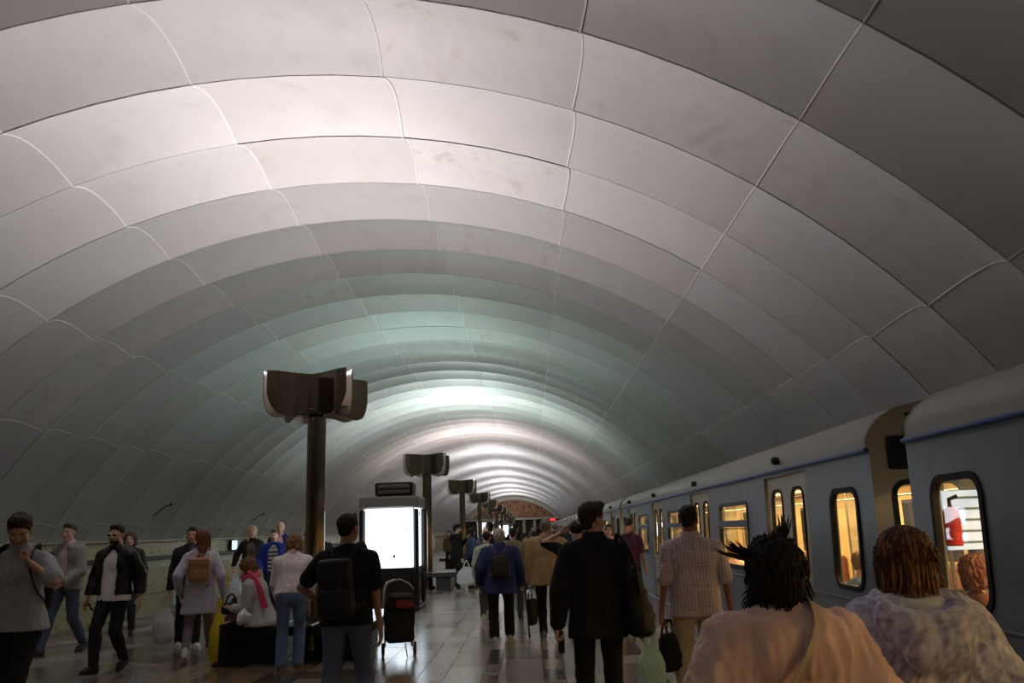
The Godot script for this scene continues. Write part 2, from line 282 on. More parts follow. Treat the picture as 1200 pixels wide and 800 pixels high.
	obj("bag_body", cm, mat(rgb(22, 21, 23), 0.6), hb)
	cm = MB.new()
	strap(cm, [Vector3(0.0, 0.18, 0.1), Vector3(-0.05, 0.36, 0.1), Vector3(-0.1, 0.46, 0.0), Vector3(-0.07, 0.34, -0.14), Vector3(-0.02, 0.18, -0.08)], 0.022, Vector3(1, 0, 0))
	obj("strap", cm, mat(rgb(22, 21, 23), 0.6), hb)
	var kb := thing("bottle", "small dark bottle in the suit man's left hand", "bottle", of_person(d, d._wrist[0]) + Vector3(0.02, -0.2, -0.01))
	cm = MB.new()
	cm.lathe([Vector2(0, 0), Vector2(0.022, 0.0), Vector2(0.024, 0.01), Vector2(0.024, 0.1), Vector2(0.012, 0.13), Vector2(0.012, 0.16), Vector2(0, 0.16)], 16)
	obj("body", cm, mat(rgb(60, 44, 30), 0.2), kb)
	cm = MB.new()
	cm.lathe([Vector2(0, 0.15), Vector2(0.014, 0.15), Vector2(0.014, 0.175), Vector2(0, 0.175)], 12)
	obj("bottle_cap", cm, mat(rgb(190, 170, 110), 0.4), kb)

	# --- beside the train
	d = {"label": "woman with glasses facing the camera beside the purple-shirted man", "at": [1.66, 18.6], "h": 1.56, "turn": 172.0, "skin": fair, "hair": hair("long", rgb(70, 44, 36)), "bottom": trousers(rgb(40, 40, 48)), "shoes": shoes(black, black), "tops": [top("top", rgb(200, 150, 140), {"off": 0.016, "sleeve": 0.4})]}
	person(d)
	gl = MB.new()
	for sg in [-1.0, 1.0]:
		var pth := []
		for i in 13:
			var a := TAU * i / 12
			pth.append(Vector3(sg * 0.033 + cos(a) * 0.024, 0.003 + sin(a) * 0.02, -0.103))
		gl.tube(pth, [0.003], 5)
	obj("glasses", gl, M.black, d._root).transform = d._hts
	d = {"label": "man in purple t-shirt bowing his head over a phone", "at": [1.7, 15.3], "h": 1.64, "w": 1.05, "turn": -28.0, "look": [0, -34], "hands": [Vector3(-0.16, 0.95, -0.28), Vector3(0.25, 0.8, -0.12)], "skin": rgb(196, 142, 116), "hair": hair("short", rgb(36, 28, 26)), "bottom": trousers(rgb(28, 28, 34)), "shoes": shoes(rgb(60, 44, 36), black), "feet": [Vector3(-0.1, 0.085, 0.12), Vector3(0.11, 0.085, -0.15)],
		"tops": [top("t_shirt", rgb(70, 36, 60), {"sleeve": 0.36, "loose": 0.008, "hem": 0.84})]}
	person(d)
	var check := Image.create(64, 64, false, Image.FORMAT_RGB8)
	for y in 64:
		for x in 64:
			var c := rgb(206, 194, 200)
			if x % 16 < 3: c = c.lerp(rgb(130, 98, 122), 0.5)
			if y % 16 < 2: c = c.lerp(rgb(140, 112, 130), 0.4)
			check.set_pixel(x, y, c)
	d = {"label": "man in checked short-sleeved shirt and khaki trousers beside the train", "at": [1.32, 7.3], "h": 1.66, "w": 1.14, "turn": 0.0, "fat": 0.012, "look": [-22, 0], "hands": [Vector3(-0.3, 0.84, 0.02), Vector3(0.31, 0.86, -0.06)], "grip": [true, false],
		"feet": [Vector3(-0.12, 0.085, 0.02), Vector3(0.12, 0.085, -0.22)], "skin": rgb(150, 100, 76), "hair": hair("short", rgb(22, 19, 19)), "bottom": trousers(rgb(178, 162, 136), {"off": 0.022, "cuff": 0.055}), "shoes": shoes(rgb(70, 54, 44), black),
		"tops": [{"name": "shirt", "mat": tex_mat(ImageTexture.create_from_image(check), 9.0, 0.9, 0, false), "sleeve": 0.42, "hem": 0.82, "loose": 0.01, "off": 0.02, "neck": 0.025}]}
	person(d)
	var ch := of_person(d, d._wrist[0]) + Vector3(0, -0.06, 0)
	shopping_bag("mint green plastic bag hanging from the checked-shirt man's hand", ch + Vector3(-0.11, 0, 0.03), 0.2, 0.38, 0.1, cloth(rgb(178, 214, 202), 0.5))
	tote("black drawstring bag beside the mint plastic bag", ch + Vector3(0.06, 0, -0.04), 0.2, 0.3, 0.12, cloth(rgb(22, 22, 24)), 0.4, 0.1, "drawstring_bag")
	var hw := rgb(24, 16, 16)
	d = {"label": "woman in salmon pink top with windblown dark hair, nearest figure", "at": [0.8, 2.92], "h": 1.44, "w": 1.28, "turn": 4.0, "fat": 0.014, "head": 1.06, "hands": [Vector3(-0.38, 0.9, -0.05), Vector3(0.38, 0.9, -0.05)], "skin": fair, "cell": 0.009,
		"hair": hair("messy", hw, {"strands": 420, "wind": 1.0, "end": -0.11, "curl": 0.22, "ragged": 2.0, "tufts": [[Vector3(-0.06, 0.05, 0.02), Vector3(-0.11, 0.075, 0.03), Vector3(-0.15, 0.085, 0.03), Vector3(-0.185, 0.11, 0.03)], [Vector3(0.02, 0.1, 0.03), Vector3(0.03, 0.145, 0.03), Vector3(0.045, 0.165, 0.03), Vector3(0.05, 0.195, 0.02)], [Vector3(0.07, -0.02, 0.02), Vector3(0.098, -0.05, 0.02), Vector3(0.105, -0.09, 0.02), Vector3(0.095, -0.13, 0.02)], [Vector3(-0.06, -0.05, 0.03), Vector3(-0.09, -0.07, 0.03), Vector3(-0.11, -0.09, 0.03), Vector3(-0.12, -0.12, 0.03)]]}),
		"bottom": trousers(rgb(40, 40, 46)), "shoes": shoes(black, black), "tops": [top("top", rgb(236, 196, 190), {"off": 0.028, "hem": 0.8, "loose": 0.034, "drape": true, "wrinkle": 0.02, "neck": 0.025})]}
	person(d)
	var xb := thing("crossbody_bag", "thin beige crossbody strap and bag on the salmon-pink woman", "bag")
	xb.transform = d._root.transform
	cm = MB.new()
	var u2: Transform3D = d._ub
	strap(cm, [u2 * Vector3(0.1, 0.57, -0.04), u2 * Vector3(0.1, 0.6, 0.05), u2 * Vector3(0.078, 0.52, 0.158), u2 * Vector3(0.015, 0.41, 0.195), u2 * Vector3(-0.075, 0.28, 0.205), u2 * Vector3(-0.17, 0.13, 0.195), u2 * Vector3(-0.28, -0.03, 0.1)], 0.016, Vector3(1, 0.5, 0))
	obj("strap", cm, mat(rgb(204, 194, 166), 0.6), xb)
	cm = MB.new()
	cm.xf = Transform3D(Basis.IDENTITY, u2 * Vector3(-0.3, -0.12, 0.02))
	soft_box(cm, 0.08, 0.16, 0.22, 0.03)
	obj("bag_body", cm, mat(rgb(176, 160, 124), 0.6), xb)
	var camo := noise_tex(81, 3.4, [rgb(150, 146, 182), rgb(158, 156, 190), rgb(204, 204, 234), rgb(210, 210, 238), rgb(238, 240, 252), rgb(240, 242, 252)], 256, 2)
	d = {"label": "woman in pale lilac patterned hooded jacket with auburn bob, near right", "at": [1.33, 3.16], "h": 1.45, "w": 1.12, "turn": -6.0, "look": [-6, 0], "head": 1.12, "hands": [Vector3(-0.32, 0.9, -0.05), Vector3(0.34, 0.9, -0.05)], "skin": fair, "cell": 0.009,
		"hair": hair("bob", rgb(74, 40, 24), {"strands": 420, "wind": 0.1, "end": -0.1, "curl": 0.02, "mat2": mat(rgb(164, 110, 66), 0.5)}), "bottom": trousers(rgb(60, 62, 76)), "shoes": shoes(rgb(190, 188, 186), rgb(200, 200, 200)),
		"tops": [{"name": "jacket", "mat": tex_mat(camo, 1.25, 0.85, 0, false), "off": 0.034, "hem": 0.78, "neck": 0.03, "drape": true, "loose": 0.026, "wrinkle": 0.013}]}
	person(d)
	var hu: Transform3D = d._ub
	var hp := []
	var ring := [Vector3(-0.12, 0.545, -0.05), Vector3(-0.15, 0.53, 0.03), Vector3(-0.14, 0.5, 0.13), Vector3(-0.065, 0.47, 0.205), Vector3(0.065, 0.47, 0.205), Vector3(0.14, 0.5, 0.13), Vector3(0.15, 0.53, 0.03), Vector3(0.12, 0.545, -0.05)]
	for i in ring.size() - 1:
		hp.append(cap(hu * ring[i], hu * ring[i + 1], 0.042, 0.042, 0.02))
	for i in range(2, 5):
		hp.append(cap(hu * (ring[i] + Vector3(0, -0.06, 0.0)), hu * (ring[i + 1] + Vector3(0, -0.06, 0.0)), 0.045, 0.045, 0.03))
	hp.append(cap(hu * Vector3(-0.05, 0.35, 0.22), hu * Vector3(0.05, 0.35, 0.22), 0.05, 0.05, 0.04))
	var hm := snet(hp, 0.008)
	crumple(hm, 0.008, 12.0, 4.0)
	var fl := MB.new()
	var fp := []
	for i in 17:
		var a := PI * (i / 16.0)
		fp.append(hu * Vector3(cos(a) * 0.105, 0.555 - 0.02 * sin(a), 0.0 + sin(a) * 0.12))
	fl.tube(fp, [0.024], 10)
	put("fleece_collar", fl.mesh(cloth(rgb(196, 206, 208))), d._root)
	put("hood", hm.mesh(tex_mat(camo, 1.25, 0.85, 0, false)), d._root)

	# --- the crowd farther down the platform
	var crowd := [
		["man with short fair hair in dark jacket directly behind the tan-jacket man", 0.75, 27.0, 1.66, rgb(40, 40, 46), "short", rgb(150, 126, 92), 0.0],
		["person in black seen between tan-jacket man and raised arms", 0.95, 20.0, 1.6, rgb(28, 28, 30), "short", rgb(28, 24, 22), 10.0],
		["person in black cap and jacket beyond the suit man's face", 1.35, 21.5, 1.64, rgb(26, 26, 28), "short", rgb(18, 18, 20), 160.0],
		["distant man in dark grey coat left of the pink girl", -0.55, 32.0, 1.68, rgb(44, 44, 48), "short", rgb(40, 32, 28), 0.0],
		["distant woman in dark red jacket in the middle crowd", 0.3, 34.0, 1.6, rgb(84, 40, 44), "bob", rgb(60, 40, 30), 0.0],
		["distant person in pale coat in the middle crowd", 0.9, 38.0, 1.62, rgb(150, 144, 136), "short", rgb(70, 56, 44), 180.0],
		["distant dark figure farthest along the train side", 1.6, 42.0, 1.65, rgb(36, 36, 42), "short", rgb(30, 26, 24), 0.0],
		["distant figure in navy walking near the far columns", -0.9, 46.0, 1.66, rgb(40, 46, 66), "short", rgb(34, 30, 26), 0.0],
		["distant figure in brown coat in the far centre", 0.1, 52.0, 1.66, rgb(88, 70, 54), "short", rgb(50, 40, 34), 180.0],
		["standing person in white shirt on the left beyond the lit column", -4.2, 36.0, 1.72, rgb(196, 196, 196), "short", rgb(30, 26, 24), 150.0],
		["person in black jacket beside the white-shirted person beyond the column", -4.05, 33.5, 1.5, rgb(24, 24, 26), "short", rgb(26, 22, 20), 160.0],
		["woman in brown coat standing near the third lamp post", -3.2, 34.5, 1.58, rgb(112, 90, 70), "long", rgb(96, 66, 44), 170.0],
		["dark-clothed person near the left wall beyond the lit column", -4.6, 34.5, 1.66, rgb(34, 34, 38), "short", rgb(30, 26, 24), 120.0]]
	for e in crowd:
		d = {"label": e[0], "at": [e[1], e[2]], "h": e[3], "turn": e[7], "skin": fair, "hair": hair(e[5], e[6]), "bottom": trousers(rgb(36, 36, 42)), "shoes": shoes(black, black), "tops": [top("jacket", e[4], {"off": 0.026})], "cell": 0.026}
		person(d)

	# --- passengers behind the train windows
	for e in [["passenger with reddish-brown hair seated behind the nearest car window", 2.93, 5.93, 1.6, -90.0, "bob", rgb(112, 62, 38), rgb(90, 60, 48)], ["short-haired passenger in blue and white top behind narrow end window", 3.0, 8.15, 1.56, -60.0, "short", rgb(120, 92, 66), rgb(110, 146, 190)], ["passenger in white and pink behind the wide train window", 3.1, 13.5, 1.55, -60.0, "bob", rgb(150, 96, 60), rgb(226, 196, 196)], ["passenger in grey seated farther left behind the wide window", 4.9, 19.4, 1.6, 90.0, "short", rgb(60, 50, 44), rgb(120, 120, 124)]]:
		d = {"label": e[0], "at": [e[1], e[2]], "y": 0.0, "h": e[3], "turn": e[4], "hip": 0.53, "feet": [Vector3(-0.12, 0.085, -0.42), Vector3(0.12, 0.085, -0.42)], "hands": [Vector3(-0.12, 0.68, -0.34), Vector3(0.12, 0.68, -0.34)], "skin": fair, "cell": 0.016, "hair": hair(e[5], e[6]), "bottom": trousers(rgb(40, 42, 52)), "shoes": shoes(black, black), "tops": [top("top", e[7], {"hem": 0.5})]}
		person(d)

func trolley(at: Vector3):
	var t := thing("shopping_trolley", "black wheeled shopping trolley bag standing right of the bench", "trolley", at, 0.25)
	var m := MB.new()
	m.xf = Transform3D(Basis(Vector3.RIGHT, -0.06), Vector3(0, 0.42, 0))
	soft_box(m, 0.36, 0.5, 0.26, 0.05, 1.05, 0.01)
	obj("bag_body", m, cloth(rgb(30, 26, 26)), t)
	m = MB.new()
	m.xf = Transform3D(Basis(Vector3.RIGHT, -0.06), Vector3(0.02, 0.69, 0.02))
	soft_box(m, 0.36, 0.16, 0.27, 0.05, 0.8, 0.03)
	obj("lid", m, cloth(rgb(38, 26, 25)), t)
	m = MB.new()
	m.xf = Transform3D(Basis.IDENTITY, Vector3(0.05, 0.64, 0.15))
	soft_box(m, 0.22, 0.1, 0.04, 0.018, 1.0, 0.02)
	obj("red_pocket", m, cloth(rgb(120, 44, 34)), t)
	m = MB.new()
	m.tube([Vector3(-0.17, 0.1, -0.14), Vector3(-0.17, 0.82, -0.14), Vector3(-0.12, 0.9, -0.14), Vector3(0.02, 0.93, -0.13), Vector3(0.14, 0.87, -0.1), Vector3(0.19, 0.8, -0.08)], [0.011], 8)
	m.tube([Vector3(-0.21, 0.62, 0.1), Vector3(-0.2, 0.8, 0.06), Vector3(-0.16, 0.9, 0.0), Vector3(-0.05, 0.93, -0.05)], [0.016], 8)
	m.tube([Vector3(0.17, 0.1, -0.14), Vector3(0.17, 0.6, -0.14)], [0.011], 8)
	obj("frame", m, M.steel, t)
	m = MB.new()
	m.tube([Vector3(0.06, 0.17, 0.1), Vector3(0.08, 0.012, 0.16), Vector3(0.16, 0.012, 0.16), Vector3(0.16, 0.17, 0.1)], [0.008], 6)
	obj("foot_stand", m, M.steel, t)
	for sx in [-0.2, 0.2]:
		m = MB.new()
		m.xf = Transform3D(Basis(Vector3(0, 0, 1), PI / 2), Vector3(sx, 0.082, -0.08))
		m.lathe([Vector2(0.04, -0.016), Vector2(0.075, -0.016), Vector2(0.082, -0.008), Vector2(0.082, 0.008), Vector2(0.075, 0.016), Vector2(0.04, 0.016)], 24)
		var w := obj("wheel", m, M.rubber, t)
		m = MB.new()
		m.xf = Transform3D(Basis(Vector3(0, 0, 1), PI / 2), Vector3(sx, 0.082, -0.08))
		m.lathe([Vector2(0, -0.02), Vector2(0.042, -0.018), Vector2(0.042, 0.018), Vector2(0, 0.02)], 16)
		obj("hub", m, mat(rgb(196, 184, 140), 0.5), w)
# ---------------------------------------------------------------- the station
const CX := -2.89
const CY := -3.289
const R := 10.525
const RING0 := 9.856
const RL := 1.7236
const DA := 13.36
const SAG := 0.22
const XT := 2.66          # side of the train
const XR := 2.58          # platform edge by the train
const XL := -8.42         # platform edge by the empty track
const POLE0 := 11.7
const POLES := 12.82
const NEAR_END := 14.0    # world z of the wall behind the camera
const FAR_END := -150.0
var M := {}

func make_materials():
	skin_mat = mat(Color(1, 1, 1), 0.55)
	skin_mat.vertex_color_use_as_albedo = true
	var pan := noise_tex(3, 1.3, [rgb(184, 183, 181), rgb(192, 191, 190), rgb(194, 193, 193), rgb(195, 194, 194), rgb(192, 191, 190)], 256, 5)
	M.panel = [tex_mat(pan, 0.21, 0.6), tex_mat(pan, 0.17, 0.62, 0, true, Color(0.97, 0.965, 0.955)), tex_mat(noise_tex(11, 1.6, [rgb(178, 173, 167), rgb(197, 194, 190), rgb(201, 199, 196), rgb(194, 193, 193), rgb(194, 193, 193)], 256, 6), 0.24, 0.6)]
	M.backing = mat(rgb(96, 92, 88), 0.9)
	M.bead = mat(rgb(222, 219, 214), 0.5)
	M.marble = []
	for i in 3:
		M.marble.append(tex_mat(noise_tex(20 + i, 1.4, [rgb(150, 136, 100), rgb(196, 184, 146), rgb(206, 196, 162), rgb(186, 174, 138), rgb(214, 206, 178)], 256, 5, Vector2(1.0, 2.0)), 0.35 + 0.07 * i, 0.3))
	M.marble_dark = mat(rgb(46, 44, 42), 0.35)
	var gran := func(c: Color, sd: int) -> StandardMaterial3D:
		return tex_mat(noise_tex(sd, 3.2, [c.darkened(0.28), c, c.lightened(0.07), c.darkened(0.08), c.lightened(0.12)], 256, 6), 0.9, 0.23)
	M.tile = [gran.call(rgb(126, 121, 113), 31), gran.call(rgb(146, 141, 132), 32), gran.call(rgb(122, 103, 82), 33), gran.call(rgb(94, 80, 65), 34), gran.call(rgb(68, 56, 46), 35), gran.call(rgb(142, 127, 105), 36)]
	M.strip = mat(rgb(112, 112, 112), 0.4)
	M.slab = mat(rgb(58, 54, 50), 0.8)
	M.concrete = tex_mat(noise_tex(41, 2.0, [rgb(60, 56, 52), rgb(84, 80, 74), rgb(98, 93, 86)], 128), 0.3, 0.9)
	M.bronze = mat(rgb(150, 138, 116), 0.12, 1.0)
	M.enamel = mat(rgb(232, 226, 216), 0.45)
	M.black_stone = mat(rgb(30, 28, 27), 0.3)
	M.steel = mat(rgb(168, 166, 160), 0.28, 1.0)
	M.dark_metal = mat(rgb(52, 52, 54), 0.4, 0.6)
	M.rail = mat(rgb(110, 96, 84), 0.4, 0.9)
	M.train = tex_mat(noise_tex(51, 2.0, [rgb(112, 119, 130), rgb(118, 126, 137), rgb(124, 131, 142)], 128), 0.4, 0.36)
	M.train_roof = mat(rgb(160, 158, 154), 0.5)
	M.train_blue = mat(rgb(36, 70, 150), 0.32)
	M.train_end = mat(rgb(170, 156, 124), 0.45)
	M.train_cream = mat(rgb(184, 174, 146), 0.4)
	M.rubber = mat(rgb(15, 15, 16), 0.75)
	M.wall_in = mat(rgb(222, 200, 150), 0.5)
	M.ceil_in = mat(rgb(238, 228, 200), 0.5)
	M.floor_in = mat(rgb(92, 74, 60), 0.6)
	M.seat_in = mat(rgb(116, 62, 40), 0.5)
	M.dark_glass = mat(rgb(22, 24, 28), 0.05)
	var g := mat(Color(0.9, 0.95, 0.95, 0.1), 0.02)
	g.transparency = BaseMaterial3D.TRANSPARENCY_ALPHA
	M.glass = g
	M.black = mat(rgb(22, 22, 23), 0.6)
	M.white = mat(rgb(225, 225, 222), 0.6)

func light(called: String, at: Vector3, col: Color, e: float, size := 0.06):
	var l := OmniLight3D.new()
	l.name = numbered(called)
	l.position = at
	l.light_color = col
	l.light_energy = e
	l.light_size = size
	l.omni_range = 60.0
	l.omni_attenuation = 2.0
	l.shadow_enabled = true
	add_child(l)
func area(called: String, t: Transform3D, size: Vector2, col: Color, e: float):
	var l := AreaLight3D.new()
	l.name = numbered(called)
	l.transform = t
	l.area_size = size
	l.light_color = col
	l.light_energy = e
	l.area_range = 40.0
	l.shadow_enabled = true
	add_child(l)

# ---------------------------------------------------------------- vault
func panel_mesh(a0: float, a1: float) -> ArrayMesh:
	var m := MB.new()
	var gz := 0.013
	var ga := 0.007 / R
	var as_ := [a0 + ga]
	for i in range(1, 4):
		as_.append(lerpf(a0 + ga, a1 - ga, i / 4.0))
	as_.append(a1 - ga)
	var rings := []
	var back := []
	for i in 9:
		var f := i / 8.0
		var z := -lerpf(gz, RL - gz, f)
		var rad := R + SAG * 4.0 * f * (1.0 - f)
		var ring := PackedVector3Array()
		for a in as_:
			ring.append(Vector3(cos(a) * rad, sin(a) * rad, z))
		rings.append(ring)
	m.loft(rings, false, false, false)
	# edges of the panel
	for i in 8:
		for e in [0, as_.size() - 1]:
			var p: Vector3 = rings[i][e]
			var q: Vector3 = rings[i + 1][e]
			var o := Vector3(p.x, p.y, 0).normalized() * 0.05
			m.quad_out(p, q, q + o, p + o, (rings[i][2] + rings[i + 1][2]) * 0.5)
	for e in [0, 8]:
		for j in as_.size() - 1:
			var p: Vector3 = rings[e][j]
			var q: Vector3 = rings[e][j + 1]
			var o := Vector3(p.x, p.y, 0).normalized() * 0.05
			var o2 := Vector3(q.x, q.y, 0).normalized() * 0.05
			m.quad_out(p, q, q + o2, p + o, rings[4][2])
	return m.mesh()
func bead_mesh() -> ArrayMesh:
	var m := MB.new()
	var path := []
	for i in 9:
		var f := i / 8.0
		path.append(Vector3(R + SAG * 4.0 * f * (1.0 - f) + 0.004, 0, -lerpf(0.01, RL - 0.01, f)))
	m.tube(path, [0.0125], 6)
	return m.mesh()

func build_vault():
	var root := struct("ceiling")
	var a_low := rad_to_deg(asin((1.45 - CY) / R))
	var joints := []
	for k in 10:
		joints.append(90.0 + (k - 4.5) * DA)
	var full := panel_mesh(0.0, deg_to_rad(DA))
	var slim := panel_mesh(0.0, deg_to_rad(joints[0] - a_low))
	var bead := bead_mesh()
	var i0 := int(floor((-NEAR_END - RING0) / RL))
	var i1 := int(ceil((-FAR_END - RING0) / RL))
	var rg := RandomNumberGenerator.new()
	rg.seed = 5
	var far := []
	var thin := []
	var strips := []
	for i in range(i0, i1):
		var z := -(RING0 + RL * i)
		for k in 9:
			var t := Transform3D(Basis(Vector3(0, 0, 1), deg_to_rad(joints[k])), Vector3(CX, CY, z))
			# slight unevenness from panel to panel
			t.origin += Vector3(cos(deg_to_rad(joints[k] + 6.6)), sin(deg_to_rad(joints[k] + 6.6)), 0) * rg.randf_range(0.0, 0.012)
			if i >= -3 and i < 30:
				var pick := 0 if rg.randf() < 0.45 else (1 if rg.randf() < 0.7 else 2)
				put("panel", full, root, t, M.panel[pick])
			else:
				far.append(t)
		thin.append(Transform3D(Basis(Vector3(0, 0, 1), deg_to_rad(a_low)), Vector3(CX, CY, z)))
		thin.append(Transform3D(Basis(Vector3(0, 0, 1), deg_to_rad(180.0 - joints[0])), Vector3(CX, CY, z)))
		for k in 10:
			strips.append(Transform3D(Basis(Vector3(0, 0, 1), deg_to_rad(joints[k])), Vector3(CX, CY, z)))
	for e in [["distant_panels", full, far, M.panel[0]], ["springing_panels", slim, thin, M.panel[1]], ["joint_beads", bead, strips, M.bead]]:
		var mm := MultiMesh.new()
		mm.transform_format = MultiMesh.TRANSFORM_3D
		mm.mesh = e[1]
		mm.instance_count = e[2].size()
		for j in e[2].size():
			mm.set_instance_transform(j, e[2][j])
		var o := MultiMeshInstance3D.new()
		o.name = e[0]
		o.multimesh = mm
		o.material_override = e[3]
		root.add_child(o)
		o.set_meta("kind", "stuff")
	# backing shell, closed against the outside
	var b := MB.new()
	var prof := PackedVector3Array()
	var outer := PackedVector3Array()
	for j in 41:
		var a := deg_to_rad(lerpf(24.0, 156.0, j / 40.0))
		prof.append(Vector3(CX + cos(a) * (R + 0.32), CY + sin(a) * (R + 0.32), 0))
		outer.append(Vector3(CX + cos(a) * (R + 0.7), CY + sin(a) * (R + 0.7), 0))
	var r0 := PackedVector3Array()
	var r1 := PackedVector3Array()
	for p in prof:
		r0.append(p + Vector3(0, 0, NEAR_END + 0.4)); r1.append(p + Vector3(0, 0, FAR_END - 0.4))
	for j in range(outer.size() - 1, -1, -1):
		r0.append(outer[j] + Vector3(0, 0, NEAR_END + 0.4)); r1.append(outer[j] + Vector3(0, 0, FAR_END - 0.4))
	b.loft([r0, r1], false, false)
	obj("backing", b, M.backing, root)

func build_floor():
	var root := struct("floor")
	var s := MB.new()
	s.box(Vector3((XL + XR) / 2, -0.16, (NEAR_END + FAR_END) / 2), Vector3(XR - XL, 0.296, NEAR_END - FAR_END))
	obj("slab", s, M.slab, root)
	var rg := RandomNumberGenerator.new()
	rg.seed = 77
	var xs := [XL, -8.0, -7.62, -7.21, -7.09, -6.7, -6.2, -5.9, -5.45, -5.0, -4.7, -4.25, -3.8, -3.5, -3.05, -2.6, -2.28, -1.77, -1.26, -0.97, -0.56, -0.4, 0.09, 0.31, 0.85, 1.31, 1.43, 1.95, 2.2, XR]
	var unit := BoxMesh.new()
	unit.size = Vector3.ONE
	var by := []
	for i in M.tile.size() + 1:
		by.append(MB.new())
	for c in xs.size() - 1:
		var w: float = xs[c + 1] - xs[c]
		var xm: float = (xs[c] + xs[c + 1]) / 2
		var z := -NEAR_END + rg.randf() * 0.6
		var band := absf(w - 0.12) < 0.01
		while z < 75.0:
			var ln: float = [0.5, 0.62, 0.8, 1.0, 1.25][rg.randi() % 5]
			if rg.randf() < 0.12: ln = 0.2
			if band: ln = 1.2
			var q := rg.randf()
			var k := 0 if q < 0.24 else (1 if q < 0.42 else (2 if q < 0.6 else (5 if q < 0.72 else (3 if q < 0.87 else 4))))
			if z > 7.2 and z < 14.2 and xm > -7.9:
				var t := Transform3D(Basis.from_scale(Vector3(w - 0.007, 0.03, ln - 0.007)), Vector3(xm, -0.015 - rg.randf() * 0.0012, -(z + ln / 2)))
				put("tile", unit, root, t, M.strip if band else M.tile[k])
			else:
				var mb: MB = by[M.tile.size() if band else k]
				var x0: float = xs[c] + 0.0035
				var x1: float = xs[c + 1] - 0.0035
				var za := -(z + 0.0035)
				var zb := -(z + ln - 0.0035)
				mb.quad(Vector3(x0, 0, zb), Vector3(x1, 0, zb), Vector3(x1, 0, za), Vector3(x0, 0, za))
				mb.quad(Vector3(x0, 0, za), Vector3(x1, 0, za), Vector3(x1, -0.03, za), Vector3(x0, -0.03, za))
				mb.quad(Vector3(x1, 0, zb), Vector3(x0, 0, zb), Vector3(x0, -0.03, zb), Vector3(x1, -0.03, zb))
			z += ln
	for i in by.size():
		var o := obj("distant_tiles", by[i], M.strip if i == M.tile.size() else M.tile[i], root)
		o.set_meta("kind", "stuff")
	var fs := MB.new()
	fs.box(Vector3((XL + XR) / 2, -0.02, (-75.5 + FAR_END) / 2), Vector3(XR - XL, 0.036, -75.5 - FAR_END))
	obj("paving_beyond", fs, M.tile[0], root)
	# platform walls and track beds
	var tb := struct("floor")
	tb.name = numbered("floor")
	var wl: float = CX - sqrt(R * R - pow(1.5 - CY, 2))
	var wr: float = 2 * CX - wl
	for e in [[wl, XL], [XR, wr]]:
		var m := MB.new()
		m.box(Vector3((e[0] + e[1]) / 2, -1.3, (NEAR_END + FAR_END) / 2), Vector3(e[1] - e[0] + 1.0, 0.3, NEAR_END - FAR_END))
		obj("track_bed", m, M.concrete, tb)
		for sg in [-0.76, 0.76]:
			var r := MB.new()
			var mid: float = (e[0] + e[1]) / 2 if e[0] < XL else XT + 1.35
			r.box(Vector3(mid + sg, -1.08, (NEAR_END + FAR_END) / 2), Vector3(0.07, 0.15, NEAR_END - FAR_END), 0.01)
			obj("rail", r, M.rail, tb)
	var pw := struct("trim_1")
	for x in [XL + 0.1, XR - 0.1]:
		var m := MB.new()
		m.box(Vector3(x, -0.74, (NEAR_END + FAR_END) / 2), Vector3(0.2, 0.86, NEAR_END - FAR_END))
		obj("platform_face", m, M.concrete, pw)

